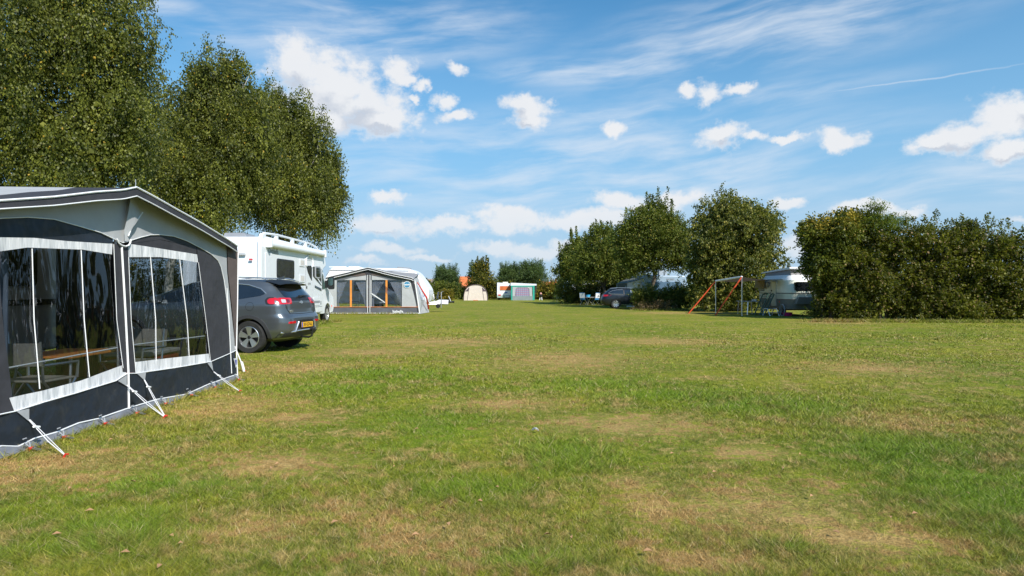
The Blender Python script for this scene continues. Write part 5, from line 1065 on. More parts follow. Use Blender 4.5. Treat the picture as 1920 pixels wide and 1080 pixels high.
# ------------------------------------------------------------------ two tone caravan with sun canopy at right
def eriba():
    XS = 13.9; root = thing('pop_top_caravan', 'two tone cream and grey caravan with raised pop-up roof beside the tall hedge', 'caravan', (XS, 32.1, 0))
    cream = mat('cream_panel', (0.74, 0.73, 0.62), 0.4, var=0.04, coat=0.2); grey = mat('two_tone_grey', (0.17, 0.165, 0.155), 0.45, coat=0.2)
    L, W = 4.5, 2.0
    # upper shell: rounded ends; lower shell in grey
    def shell(z0, z1, f0, f1, m, nm, ins=0.0, k=8):
        mb = MB(); n = 48
        for j in range(k + 1):
            t = j / k; z = z0 + (z1 - z0) * t; ex = f0 + (f1 - f0) * t
            for i in range(n):
                a = 2 * math.pi * (i + 0.5) / n; hx = W / 2 - ins - 0.14 * ex ** 2; hy = L / 2 - 0.42 * ex ** 1.5 - ins
                mb.v.append((W / 2 + hx * sgnpow(math.cos(a), 0.42), L / 2 + hy * sgnpow(math.sin(a), 0.36), z))
        for j in range(k):
            for i in range(n): mb.f.append((j * n + i, j * n + (i + 1) % n, (j + 1) * n + (i + 1) % n, (j + 1) * n + i))
        mb.f.append(tuple(range(n))[::-1]); mb.f.append(tuple(k * n + i for i in range(n))); return mb.build(nm, m, root, smooth=True, autos=50)
    shell(0.36, 0.86, 0.35, 0.05, grey, 'lower_body'); shell(0.86, 1.16, 0.05, 0.0, cream, 'side_panel'); shell(1.165, 1.84, 0.0, 0.75, cream, 'upper_body')
    shell(1.84, 2.10, 0.80, 1.15, M_white, 'roof_shell')
    shell(1.145, 1.18, 0.0, 0.0, M_clad, 'belt_strip', -0.012, 1); shell(0.85, 0.865, 0.05, 0.05, mat('dark_red_stripe', (0.2, 0.04, 0.03), 0.5), 'red_stripe', -0.006, 1)
    # pop-up roof
    MB().ngonprism(smoothpoly([(0.6, 2.06), (3.9, 2.02), (3.9, 2.28), (0.6, 2.40)], 0.03), 0.35, 1.7, 'x').build('popup_cloth', fabric('grey_popup_cloth', (0.28, 0.27, 0.28)), root)
    MB().ngonprism(smoothpoly([(0.4, 2.39), (4.15, 2.25), (4.15, 2.31), (0.4, 2.50)], 0.03), 0.2, 1.85, 'x').build('popup_lid', M_white, root, bevel=0.03)
    f = lambda nm, y0, y1, z0, z1, m, x=-0.005, par=None: MB().prism(rrect(y0, y1, z0, z1, min(0.06, (z1 - z0) / 3)), x - 0.012, x + 0.03, 'x').build(nm, m, par or root, bevel=0.006)
    f('window', 3.15, 4.0, 1.26, 1.62, mat('pale_window', (0.20, 0.21, 0.24), 0.1, coat=1)); 
    dr = f('door', 1.55, 2.2, 0.48, 1.78, cream, 0.0); MB().tube([(-0.02, y, z) for y, z in rrect(1.55, 2.2, 0.48, 1.78, 0.08)], 0.012, 5, True).build('door_seal', M_seam, dr)
    f('door_handle', 2.08, 2.16, 1.25, 1.34, M_black, -0.03, dr)
    MB().lathe([(0, -0.1), (0.12, -0.08), (0.15, 0.02)], (-0.02, 2.6, 1.62), 'x', 16).build('lamp', M_seam, root)
    text('Touring', 0.14, frame_mtx((-0.02, 3.85, 1.05), (0, -1, 0), (0, 0, 1)), M_lgr, root)
    MB().lathe([(0, -0.02), (0.04, -0.02), (0.04, 0.02)], (0.0, 1.15, 0.72), 'x', 12).build('side_marker', M_orange, root)
    # dark end window facing the camera
    MB().prism(rrect(0.3, 1.75, 1.28, 1.74, 0.09), 0.0, 0.16, 'y').build('end_window', M_dglass, root)
    MB().ngonprism(smoothpoly([(0.28, 0.62), (1.72, 0.62), (1.62, 0.98), (0.42, 0.98)], 0.05), -0.18, 0.1, 'y').build('gas_locker', grey, root, bevel=0.03)
    for x in (0.12, 1.88): cwheel(root, x, 1.1, 0.3, 'x', -1 if x < 1 else 1)
    MB().tube([(0.0, y, 1.86) for y in (0.7, 2.5, 4.2)], 0.02, 5).build('awning_rail', M_alu, root)
    MB().box(0.2, 1.8, 1.0, 4.0, 0.28, 0.38).build('chassis', M_dark, root)
    # sun canopy
    cn = thing('sun_canopy', 'taupe sun canopy on two poles with orange guy straps beside the two tone caravan', 'canopy', (11.6, 34.2, 0))
    pA = at(1342, 527, 35.6); pB = at(1391, 519, 32.6)
    loc = lambda v: tuple(Vector(v) - Vector((11.6, 34.2, 0)))
    cl = fabric('taupe_canopy', (0.13, 0.105, 0.085), trans=0.25)
    p1 = Vector((XS + 0.02, 36.0, 1.9)); p0 = Vector((XS + 0.02, 32.9, 1.9))
    MB().grid(lambda a, b: loc((pB * (1 - a) + pA * a) * (1 - b) + (p0 * (1 - a) + p1 * a) * b - Vector((0, 0, 0.08 * math.sin(math.pi * b)))), 6, 8).build('roof_cloth', cl, cn, smooth=True)
    MB().tube([loc(pA), loc(pB)], 0.05, 8).build('front_rail', M_white2, cn, smooth=True)
    for P_ in (pA, pB):
        MB().tube([loc(P_), loc((P_.x, P_.y, 0))], 0.028, 8).build('pole', M_alu, cn, smooth=True)
    for P_, q in ((pA, gx(1291, 588)), (pB, gx(1341, 592))):
        MB().tube([loc(P_), loc(q)], 0.035, 6).build('guy_strap', M_orange, cn)
        MB().tube([loc(q), loc(q + Vector((0, 0, 0.12)))], 0.02, 5).build('tent_peg', M_black, cn)
    MB().add([loc((XS - 0.12, 36.3, 1.86)), loc((XS - 0.12, 34.9, 1.86)), loc((XS - 0.14, 34.9, 1.40)), loc((XS - 0.14, 36.3, 1.46))], [(0, 1, 2, 3)]).build('side_flap', fabric('ochre_cloth', (0.26, 0.20, 0.10)), cn)
eriba()
tb = thing('camping_table', 'long grey camping table under the taupe sun canopy', 'table', (13.0, 35.0, 0))
MB().box(-0.45, 0.45, -0.8, 0.8, 0.70, 0.73).build('tabletop', M_seam, tb)
for sx in (-1, 1):
    for sy in (-1, 1): MB().tube([(0.35 * sx, 0.7 * sy, 0.7), (0.4 * sx, 0.72 * sy, 0)], 0.03 if sx * sy > 0 else 0.02, 6).build('leg', M_alu, tb)
for k in range(4):
    b_ = thing('cup', 'small white cup in the row on the long grey table under the canopy', 'cup', (13.1, 34.4 + 0.16 * k, 0.73), 0, 'cups on the long grey table')
    MB().lathe([(0, 0), (0.035, 0), (0.045, 0.1), (0.038, 0.1), (0.03, 0.01), (0, 0.01)], (0, 0, 0), 'z', 10).build('bowl', M_cream, b_, smooth=True)
    MB().tube([(0.04, 0, 0.08), (0.075, 0, 0.06), (0.04, 0, 0.03)], 0.006, 5).build('handle', M_cream, b_)
# folded loungers leaning on the caravan
for (x, y, rz, nm) in ((13.45, 33.95, 100, 'left and larger of the two'), (13.55, 33.3, 85, 'right one of the two')):
    t = thing('folded_lounger', 'dark green folded lounger leaning on the two tone caravan, ' + nm, 'lounger', (x, y, 0), R(rz), 'green loungers leaning on the caravan')
    q = 0.42
    MB().tube([(-0.26, 0.5, 0), (-0.26, 0.0, 1.1)], 0.03, 6).tube([(0.26, 0.5, 0), (0.26, 0.0, 1.1)], 0.03, 6).build('frame', gp, t)
    sl = MB()
    for k in range(11): a = 0.25 + 0.07 * k; sl.box(-0.25, 0.25, 0.5 - 0.5 * a - 0.02, 0.5 - 0.5 * a + 0.02, 1.1 * a, 1.1 * a + 0.03)
    sl.build('slats', gp, t); MB().tube([(-0.26, 0.0, 1.1), (0.0, -0.04, 1.14), (0.26, 0.0, 1.1)], 0.03, 6).build('headrest', gp, t)
st = thing('folding_step', 'white double folding step on the grass below the caravan door', 'step', (13.35, 33.0, 0), R(8))
for z, y in ((0.16, -0.18), (0.34, 0.12)): MB().box(-0.24, 0.24, y - 0.13, y + 0.13, z, z + 0.03).build('tread', M_lgr, st)
for s in (-1, 1): MB().tube([(0.25 * s, -0.36, 0), (0.25 * s, -0.1, 0.36), (0.25 * s, 0.2, 0.38), (0.25 * s, 0.34, 0)], 0.022, 6).build('frame', M_pipe, st)
hs_ = thing('garden_hose', 'coiled grey hose standing against the caravan wheel side', 'hose', (13.8, 32.7, 0))
MB().tube([(0, 0.30 * math.cos(a), 0.30 + 0.29 * math.sin(a)) for a in np.linspace(0, 6.1, 24)], 0.03, 6).build('coil', M_lgr, hs_, smooth=True)
MB().tube([(0, 0.30, 0.3), (-0.05, 0.34, 0.18), (-0.05, 0.38, 0.05)], 0.022, 6).build('nozzle', M_black, hs_)
bl = thing('pink_bucket', 'bright pink tub on the grass under the two tone caravan', 'tub', (14.15, 32.9, 0))
MB().lathe([(0, 0), (0.2, 0), (0.26, 0.18), (0.24, 0.18), (0.18, 0.02), (0, 0.02)], (0, 0, 0), 'z', 18).build('tub', mat('pink_plastic', (0.6, 0.03, 0.2), 0.4), bl, smooth=True)
# scraps on the lawn
p = gx(1003, 815); sc_ = thing('paper_scrap', 'crumpled white paper scrap alone in the middle of the lawn', 'litter', (p.x, p.y, 0.03))
MB().grid(lambda a, b: (-0.032 + 0.064 * a, -0.02 + 0.04 * b, 0.012 + 0.018 * math.sin(a * 3) + 0.008 * math.sin(a * 17 + b * 9)), 8, 5).build('paper', M_cream, sc_, smooth=True)
lv = []
for (px, py) in [(372, 952), (322, 1018), (339, 1032), (300, 1075), (235, 1050), (520, 878), (700, 855), (850, 905), (640, 760), (930, 770), (478, 742), (740, 800), (1180, 870), (1500, 860), (1330, 760), (610, 640), (565, 655), (700, 690), (880, 640), (1650, 700), (1260, 860)] + [(random.uniform(60, 1900), random.uniform(640, 1070)) for _ in range(70)] + [(1040, 980), (900, 950)]:
    q = gx(px, py); a = random.random() * 6; s = 0.012 + 0.014 * random.random()
    z = 0.035 + 0.01 * random.random()
    lv.append([(q.x + s * math.cos(a), q.y + s * math.sin(a), z), (q.x - 0.5 * s * math.sin(a), q.y + 0.5 * s * math.cos(a), z + 0.012), (q.x - s * math.cos(a), q.y - s * math.sin(a), z), (q.x + 0.5 * s * math.sin(a), q.y - 0.5 * s * math.cos(a), z + 0.006)])
tag(bigmesh('fallen_leaves', np.array(lv), 4, mat('dry_leaf', (0.45, 0.25, 0.12), 0.7, var=0.5, vscale=0.5)), 'scattered dry tan leaves lying on the lawn', 'leaves', kind='stuff')
# ------------------------------------------------------------------ vegetation
def limb(mb, a, b, r0, r1, wob=0.12, n=6, seg=7):
    a = Vector(a); b = Vector(b); d = (b - a).length
    pts = []
    for i in range(n + 1):
        t = i / n; k = math.sin(t * math.pi) * wob * d * 0.35
        pts.append(a.lerp(b, t) + Vector((random.uniform(-1, 1), random.uniform(-1, 1), random.uniform(0, 1))) * k * 0.7)
    mb.tube(pts, [r0 + (r1 - r0) * (i / n) for i in range(n + 1)], seg); return pts
def unit(n):
    v = RNG.normal(size=(n, 3)); return v / np.linalg.norm(v, axis=1)[:, None]
def lump(d, ph, k=3.0):
    return (np.sin(d[:, 0] * k * 1.7 + ph) * np.sin(d[:, 1] * k * 1.3 + ph * 2) + np.sin(d[:, 2] * k * 2.1 + ph * 3 + d[:, 0] * k)) * 0.5
def leaves(P, D, ln, wd, jit=0.5, cross=None):
    """rhombic leaves at P pointing along D"""
    n = len(P); D = D + unit(n) * jit; D /= np.linalg.norm(D, axis=1)[:, None]
    S = np.cross(D, unit(n)); S /= np.linalg.norm(S, axis=1)[:, None] + 1e-9
    l = (ln * (0.65 + 0.7 * RNG.random(n)))[:, None]; w_ = (wd * (0.65 + 0.7 * RNG.random(n)))[:, None]
    return np.stack([P, P + D * l * 0.45 + S * w_ * 0.5, P + D * l, P + D * l * 0.45 - S * w_ * 0.5], 1)
def tints(V, cell=0.42):
    q = np.floor(V[:, 0] / cell + 0.0).astype(np.int64); h = (q[:, 0] * 73856093) ^ (q[:, 1] * 19349663) ^ (q[:, 2] * 83492791)
    h = ((h * 2654435761) % 4294967296) / 4294967296.0; r = RNG.random(len(V))
    return np.where(r > 0.9, r, 0.9 * (0.55 * r / 0.9 + 0.45 * h))
def n3(c, f, ph): return np.sin(c[:, 0] * f + 1.7 * np.sin(c[:, 1] * f * 0.8 + ph)) * np.sin(c[:, 1] * f * 1.1 + 1.9 * np.sin(c[:, 2] * f * 0.9 + ph)) + np.sin(c[:, 2] * f * 1.2 + 1.6 * np.sin(c[:, 0] * f + ph * 2)) * 0.7
def crown(blobs, n, ln, wd, strand=0.0, clump=22, spread=0.28, shell=0.55, up=0.0, rough=0.16, spikes=0, droop=0.3, holes=2.6, hth=-0.6, lobes=5.0, core=0.5, le=(0.66, 0.92)):
    """blobs (cx,cy,cz,rx,ry,rz) relative to the foot. Clusters of leaves near the surface of every blob"""
    blobs0 = blobs
    if lobes:
        nb = []
        for b in blobs:
            m_ = max(5, int(lobes * (b[3] + b[5]) / 2.2)); dd = unit(m_); rr = np.array(b[3:6])
            for q in dd:
                e = random.uniform(*le); s_ = random.uniform(0.22, 0.46)
                c_ = np.array(b[:3]) + q * rr * e; ra = rr * s_; m3 = rr.mean() * s_
                nb.append((c_[0], c_[1], c_[2], (ra[0] + m3) / 2, (ra[1] + m3) / 2, (ra[2] + m3) / 2 * (1.7 if strand else 0.9)))
            nb.append((b[0], b[1], b[2], b[3] * 0.72, b[4] * 0.72, b[5] * 0.72))
        blobs = nb
    orig = blobs0
    vol = np.array([b[3] * b[5] + b[4] * b[5] for b in blobs]); cnt = (n * vol / vol.sum()).astype(int)
    Ps, Ds = [], []
    for (cx_, cy_, cz_, rx, ry, rz_), m in zip(blobs, cnt):
        k = max(1, m // clump); d = unit(k); ph = random.random() * 9
        r = (1 - (1 - shell) * RNG.random(k) ** 1.3) * (1 + rough * lump(d, ph) + 0.6 * rough * lump(d, ph + 2, 7)) * (1 + 0.10 * RNG.random(k) ** 4)
        c = np.stack([cx_ + rx * r * d[:, 0], cy_ + ry * r * d[:, 1], cz_ + rz_ * r * d[:, 2]], 1)
        out_ = r > shell + 0.5 * (1 - shell)
        keep = ~(out_ & (n3(c, holes, ph) < hth)); c, d = c[keep], d[keep]; k = len(c)
        if strand > 0:
            L_ = strand * (0.35 + 1.0 * RNG.random(k)); t = RNG.random((k, clump))
            P = np.repeat(c[:, None, :], clump, 1); sw = RNG.normal(size=(k, 1, 2)) * 0.16
            P[:, :, :2] += RNG.normal(size=(k, clump, 2)) * spread * 0.33 + sw * (t ** 1.5)[:, :, None]
            P[:, :, 2] -= t * L_[:, None]; out = np.repeat(d[:, None, :] * 0.25, clump, 1) + np.array([0, 0, -1.0])
        else:
            # short twigs: line of leaves leaving outward and up
            td = d * 0.7 + unit(k) * 0.8 + np.array([0, 0, up]); td /= np.linalg.norm(td, axis=1)[:, None]
            t = RNG.random((k, clump)); Lk = spread * (1.2 + 1.6 * RNG.random(k))
            P = c[:, None, :] + td[:, None, :] * (t * Lk[:, None])[:, :, None] + RNG.normal(size=(k, clump, 3)) * spread * 0.28
            out = np.repeat(td[:, None, :] * 0.6, clump, 1) + np.array([0, 0, -droop])
        Ps.append(P.reshape(-1, 3)); Ds.append(out.reshape(-1, 3))
    P = np.concatenate(Ps); D = np.concatenate(Ds)
    k = P[:, 2] > 0.03; P, D = P[k], D[k]
    V = leaves(P, D, ln, wd, 0.55)
    if core:
        for b in orig:
            m_ = int(core * b[3] * b[5] * 150 * (0.09 / ln) ** 2); d = unit(m_); r = (RNG.random(m_) ** 0.5 * 0.68)[:, None]
            Q = np.array(b[:3]) + d * r * np.array(b[3:6]); Q = Q[Q[:, 2] > 0.1]; V = np.concatenate([V, leaves(Q, unit(len(Q)), ln * 2.4, wd * 2.4, 0.5)])
    return V
def shoots(tops, n_per, L_, ln, wd, lean=0.25):
    """upright leafy shoots breaking the outline"""
    Ps, Ds = [], []
    for (x, y, z, l) in tops:
        d = np.array([random.uniform(-1, 1) * lean, random.uniform(-1, 1) * lean, 1.0]); d /= np.linalg.norm(d)
        t = RNG.random(n_per); P = np.array([x, y, z]) + d * (t * l)[:, None] + RNG.normal(size=(n_per, 3)) * 0.13 * (1.15 - t)[:, None]
        Ps.append(P); Ds.append(unit(n_per) + d * 0.6)
    return leaves(np.concatenate(Ps), np.concatenate(Ds), ln, wd, 0.4)
M_bark = mat('brown_bark', (0.11, 0.085, 0.06), 0.9, var=0.35, vscale=5, bump=1.0, bscale=14, bdist=0.05)
M_birch = mat('birch_bark', (0.50, 0.47, 0.42), 0.8, var=0.2, vscale=4, stretch=(1, 1, 3), dirt=((0.05, 0.04, 0.035), 0.85), bump=0.6, bscale=10)
L_birch = leafmat('birch_leaf', (0.036, 0.052, 0.009), (0.190, 0.200, 0.042), acc=0.006, trans=0.25, accent=(0.42, 0.27, 0.03), rough=0.5)
L_lime = leafmat('lime_leaf', (0.045, 0.070, 0.010), (0.215, 0.205, 0.040), accent=(0.40, 0.33, 0.08), acc=0.05, trans=0.25)
L_cherry = leafmat('cherry_leaf', (0.050, 0.080, 0.014), (0.200, 0.225, 0.048), accent=(0.32, 0.27, 0.06), acc=0.05, trans=0.28)
L_willow = leafmat('willow_leaf', (0.040, 0.080, 0.034), (0.135, 0.190, 0.085), acc=0.0, trans=0.3)
L_olive = leafmat('olive_leaf', (0.050, 0.060, 0.012), (0.185, 0.175, 0.034), accent=(0.42, 0.30, 0.04), acc=0.08, trans=0.25)
L_yell = leafmat('yellow_leaf', (0.10, 0.085, 0.014), (0.26, 0.20, 0.03), accent=(0.55, 0.38, 0.03), acc=0.15, trans=0.3)
L_rust = leafmat('rust_leaf', (0.08, 0.05, 0.03), (0.20, 0.13, 0.08), accent=(0.3, 0.2, 0.12), acc=0.1, trans=0.2)
def tree(name, label, cat, x, y, trunk_h, r, blobs, n, ln, wd, lm, bark=M_bark, group=None, extra=None, nl=9, ttop=0.45, **k):
    t = thing(name, label, cat, (x, y, 0), 0, group); mb = MB()
    top = max(b[2] + b[5] * ttop for b in blobs); bx = sum(b[0] for b in blobs) / len(blobs); by = sum(b[1] for b in blobs) / len(blobs)
    sp_ = limb(mb, (0, 0, -0.1), (bx * 0.9, by * 0.9, top), r, r * 0.12, 0.10, 10, 9)
    for i in range(nl):
        b = blobs[i % len(blobs)]; s = sp_[min(8, 2 + int(6 * i / nl))]
        d = Vector(unit(1)[0]); e = (b[0] + b[3] * 0.75 * d.x, b[1] + b[4] * 0.75 * d.y, b[2] + b[5] * 0.6 * abs(d.z))
        pts = limb(mb, s, e, r * 0.38, r * 0.06, 0.25, 6, 6)
        for j in (3, 5):
            d2 = Vector(unit(1)[0]); limb(mb, pts[j], pts[j] + Vector((d2.x * b[3] * 0.4, d2.y * b[4] * 0.4, abs(d2.z) * b[5] * 0.4)), r * 0.12, r * 0.03, 0.2, 4, 5)
    mb.build('trunk', bark, t, smooth=True, autos=80)
    V = crown(blobs, n, ln, wd, **k)
    if extra is not None: V = np.concatenate([V, extra])
    bigmesh('crown', V, 4, lm, t, tints(V)); return t
def pb_(px, py, Y, rx, ry, X0, Y0, dy=0.0, ryd=None):
    """blob from its place in the photograph: centre, radii (pixels) at distance Y"""
    p = at(px, py, Y + dy); k = (Y + dy) / F; return (p.x - X0, p.y - Y0, p.z, rx * k, (ryd or rx) * k, ry * k)
# birches on the left
X0, Y0 = -14.6, 23.0
B = [pb_(110, 120, 23, 190, 190, X0, Y0), pb_(205, 90, 23, 105, 120, X0, Y0, -0.6), pb_(225, 240, 23, 90, 130, X0, Y0, -0.8), pb_(60, 260, 23, 160, 120, X0, Y0, -1), pb_(-60, 120, 23, 160, 200, X0, Y0), pb_(140, -40, 23, 150, 110, X0, Y0), pb_(150, 300, 23, 130, 90, X0, Y0, -1.2)]
tree('birch_tree', 'tallest weeping birch at the left edge, its top cut off by the frame', 'tree', X0, Y0, 9, 0.26, B, 200000, 0.088, 0.060, L_birch, M_birch, 'weeping birches on the left', strand=0.95, spread=0.26, clump=26, shell=0.5, nl=8, core=1.3, lobes=6.0, hth=-0.9)
X0, Y0 = -17.2, 31.0
B = [pb_(405, 165, 31, 68, 72, X0, Y0), pb_(395, 260, 31, 105, 110, X0, Y0, -0.5), pb_(365, 235, 31, 50, 80, X0, Y0), pb_(440, 135, 31, 48, 46, X0, Y0), pb_(465, 200, 31, 50, 66, X0, Y0), pb_(375, 150, 31, 40, 50, X0, Y0), pb_(470, 260, 31, 55, 95, X0, Y0, -1), pb_(380, 350, 31, 120, 80, X0, Y0, -1.2), pb_(330, 320, 31, 60, 90, X0, Y0)]
tree('birch_tree', 'middle birch with white trunk showing above the peak of the nearest awning', 'tree', -16.9, Y0, 9, 0.22, [(b[0] - 0.3, *b[1:]) for b in B], 135000, 0.10, 0.068, L_birch, M_birch, 'weeping birches on the left', strand=0.95, spread=0.28, clump=24, shell=0.5, nl=9, core=1.3, lobes=6.0, hth=-0.9, ttop=0.1)
X0, Y0 = -13.2, 37.0
B = [pb_(545, 225, 37, 62, 62, X0, Y0), pb_(575, 290, 37, 68, 85, X0, Y0), pb_(510, 270, 37, 68, 100, X0, Y0), pb_(505, 215, 37, 50, 56, X0, Y0), pb_(600, 350, 37, 50, 60, X0, Y0), pb_(545, 345, 37, 90, 70, X0, Y0, -1.2), pb_(490, 360, 37, 80, 70, X0, Y0), pb_(630, 355, 37, 32, 46, X0, Y0), pb_(600, 405, 37, 42, 36, X0, Y0), pb_(622, 300, 37, 26, 36, X0, Y0)]
tree('birch_tree', 'right-hand weeping birch hanging over the white motorhome', 'tree', X0, Y0, 9, 0.24, B, 140000, 0.108, 0.072, L_birch, M_birch, 'weeping birches on the left', strand=1.3, spread=0.30, clump=24, shell=0.5, nl=9, core=1.3, lobes=6.0, hth=-0.9, ttop=0.1)
# hedge added behind the birches so the gaps under them look dark
def hedge(name, label, cat, x0, y0, x1, y1, h, d, n, ln, wd, lm, hv=0.25, sh=0, grp=None, acc=None):
    t = thing(name, label, cat, ((x0 + x1) / 2, (y0 + y1) / 2, 0), 0, grp); mx, my = (x0 + x1) / 2, (y0 + y1) / 2
    L_ = math.hypot(x1 - x0, y1 - y0); k = max(2, int(L_ / (d * 0.55))); B = []
    for i in range(k + 1):
        s = i / k; hh = h * (1 + hv * random.uniform(-1, 0.4)); r_ = d * random.uniform(0.42, 0.62)
        for z in (0.30, 0.68): B.append((x0 + (x1 - x0) * s - mx + random.uniform(-.2, .2), y0 + (y1 - y0) * s - my, hh * z, r_ * 1.1, r_, hh * 0.34))
    V = crown(B, n, ln, wd, clump=16, spread=0.16 + 0.03 * h, shell=0.6, up=0.3, rough=0.2)
    if sh:
        tops = [(random.uniform(-L_ / 2, L_ / 2) * (x1 - x0) / L_, random.uniform(-d * .3, d * .3), h * random.uniform(0.78, 0.98), random.uniform(0.3, 0.9)) for _ in range(sh)]
        V = np.concatenate([V, shoots(tops, 45, 1, ln, wd)])
    mb = MB()
    for i in range(max(4, k * 2)):
        s = random.random(); a = Vector((x0 + (x1 - x0) * s - mx, y0 + (y1 - y0) * s - my, -0.05)); limb(mb, a, a + Vector((random.uniform(-.5, .5), random.uniform(-.3, .3), h * 0.85)), 0.035, 0.01, 0.15, 5, 5)
    mb.build('stems', M_bark, t, smooth=True); bigmesh('foliage', V, 4, lm, t, tints(V)); return t
hedge('hedge', 'hedge added under the birches behind the caravans at left to darken the gaps', 'hedge', -27, 20, -19, 50, 3.2, 2.4, 50000, 0.11, 0.07, L_olive)
# right hand side
def bl(px, py, rx, ry, Y, X0, Y0, dy=0): return pb_(px, py, Y, rx, ry, X0, Y0, dy)
X0, Y0 = at(1386, 0, 40).x, 40
B = [bl(1385, 430, 78, 72, 40, X0, Y0), bl(1372, 405, 50, 48, 40, X0, Y0), bl(1420, 440, 50, 55, 40, X0, Y0), bl(1345, 470, 58, 70, 40, X0, Y0, -0.5), bl(1385, 500, 85, 60, 40, X0, Y0), bl(1440, 480, 36, 45, 40, X0, Y0), bl(1340, 545, 50, 42, 40, X0, Y0, -0.5), bl(1395, 555, 60, 35, 40, X0, Y0, 0.5), bl(1318, 500, 30, 58, 40, X0, Y0)]
tree('lime_tree', 'round dense tree standing behind the sun canopy, foliage down to the grass', 'tree', X0, Y0, 5, 0.22, B, 95000, 0.125, 0.09, L_lime, spread=0.22, clump=18, shell=0.62, up=-0.1, rough=0.10, droop=0.9, lobes=8, le=(0.6, 0.8))
def upright(name, label, pxc, Y, tops, B, n, ln, wd, grp, lm=L_cherry, r=0.15):
    X0 = at(pxc, 0, Y).x; B = [bl(*b, Y, X0, Y) for b in B]; T = []
    for (px, py, l) in tops:
        p = at(px, py, Y); T.append((p.x - X0, random.uniform(-0.6, 0.6), p.z - l, l))
    for b in list(B):
        if b[2] > 3:
            for _ in range(5): T.append((b[0] + b[3] * random.uniform(-.8, .8), b[1] + random.uniform(-.4, .4) * b[4], b[2] + b[5] * random.uniform(.45, .8), random.uniform(.9, 1.5)))
    ex = shoots(T, 120, 1, ln, wd, 0.14)
    t = tree(name, label, 'tree', X0, Y, 3, r, B, n, ln, wd, lm, extra=ex, group=grp, spread=0.26, clump=16, shell=0.5, up=0.7, rough=0.2)
    return t
gp_ = 'upright young trees on the right'
upright('cherry_tree', 'tallest of the upright trees, spiky top, trunk in front of the blue grey caravan', 1223, 47,
        [(1233, 366, 1.6), (1220, 376, 1.6), (1205, 384, 1.7), (1178, 392, 1.8), (1166, 418, 1.4), (1247, 390, 1.3), (1262, 400, 1.0), (1195, 400, 1.2), (1190, 425, 1.0), (1283, 415, .8), (1240, 378, 1.4), (1213, 392, 1.0)],
        [(1230, 440, 48, 48), (1205, 470, 54, 46), (1262, 452, 42, 52), (1235, 482, 58, 30), (1185, 478, 28, 38), (1275, 474, 26, 34), (1228, 408, 28, 30), (1190, 440, 26, 34)], 80000, 0.125, 0.08, gp_)
upright('cherry_tree', 'middle upright tree between the tallest one and the one at the left end', 1130, 56,
        [(1110, 437, 1.4), (1129, 428, 1.5), (1140, 432, 1.4), (1152, 436, 1.2), (1103, 444, 1.0), (1120, 440, 1.0)], [(1130, 478, 40, 40), (1110, 500, 34, 36), (1152, 498, 40, 38), (1130, 452, 26, 22), (1168, 508, 32, 28)], 52000, 0.14, 0.09, gp_)
upright('cherry_tree', 'left-end upright tree of the right-hand group, thin trunk above the hedge', 1089, 62,
        [(1084, 446, 1.2), (1072, 452, 1.1), (1098, 450, 1.2), (1060, 462, 1.0), (1051, 472, 1.0), (1095, 455, 1.0)], [(1085, 488, 32, 34), (1068, 498, 24, 30), (1102, 500, 26, 32), (1085, 466, 18, 18), (1070, 520, 20, 16)], 40000, 0.15, 0.10, gp_)
# shrubs in front of the blue grey caravan
def shrub(name, label, px, py, Y, rx, ry, n, ln, wd, lm, cat='shrub', grp=None, sh=0, up=0.3, thin=0.45, stem=True):
    p = at(px, py, Y); k = Y / F; zt = EYE + (HZ - (py - ry)) * k; h = zt
    t = thing(name, label, cat, (p.x, Y, 0), 0, grp)
    B = [(0, 0, h * 0.5, rx * k * 0.85, rx * k * 0.8, h * 0.46)]
    for i in range(5): a = i * 1.26 + random.random(); B.append((math.cos(a) * rx * k * 0.5, math.sin(a) * rx * k * 0.4, h * random.uniform(0.3, 0.62), rx * k * random.uniform(0.38, 0.55), rx * k * 0.45, h * random.uniform(0.26, 0.36)))
    V = crown(B, n, ln, wd, clump=14, spread=0.17, shell=thin, up=up, rough=0.25)
    if sh: V = np.concatenate([V, shoots([(random.uniform(-1, 1) * rx * k * .8, random.uniform(-.3, .3), h * random.uniform(.6, .85), random.uniform(.3, .7)) for _ in range(sh)], 40, 1, ln, wd, 0.4)])
    mb = MB()
    for i in range(7): limb(mb, (random.uniform(-.2, .2), random.uniform(-.2, .2), -0.05), (random.uniform(-1, 1) * rx * k * 0.6, random.uniform(-1, 1) * rx * k * 0.4, h * random.uniform(.6, .9)), 0.03, 0.008, 0.2, 5, 5)
    mb.build('stems', M_bark, t, smooth=True); bigmesh('foliage', V, 4, lm, t, tints(V)); return t
gs = 'shrubs before the blue grey caravan'
shrub('shrub', 'thin twiggy shrub overlapping the bonnet of the estate car', 1206, 560, 43, 26, 28, 7000, 0.11, 0.06, L_cherry, grp=gs, sh=6, thin=0.2)
shrub('shrub', 'low bushy shrub at the foot of the tallest upright tree', 1232, 568, 43.5, 24, 20, 8000, 0.11, 0.07, L_olive, grp=gs, sh=6, thin=0.3)
shrub('shrub', 'leafy shrub in front of the right end of the blue grey caravan', 1272, 560, 43, 30, 32, 15000, 0.11, 0.07, L_cherry, grp=gs, sh=8, thin=0.3)
shrub('rose_bush', 'low dry reddish weeds between the estate car and the dirt strip', 1225, 576, 42, 50, 7, 5000, 0.09, 0.04, L_rust, cat='bush')
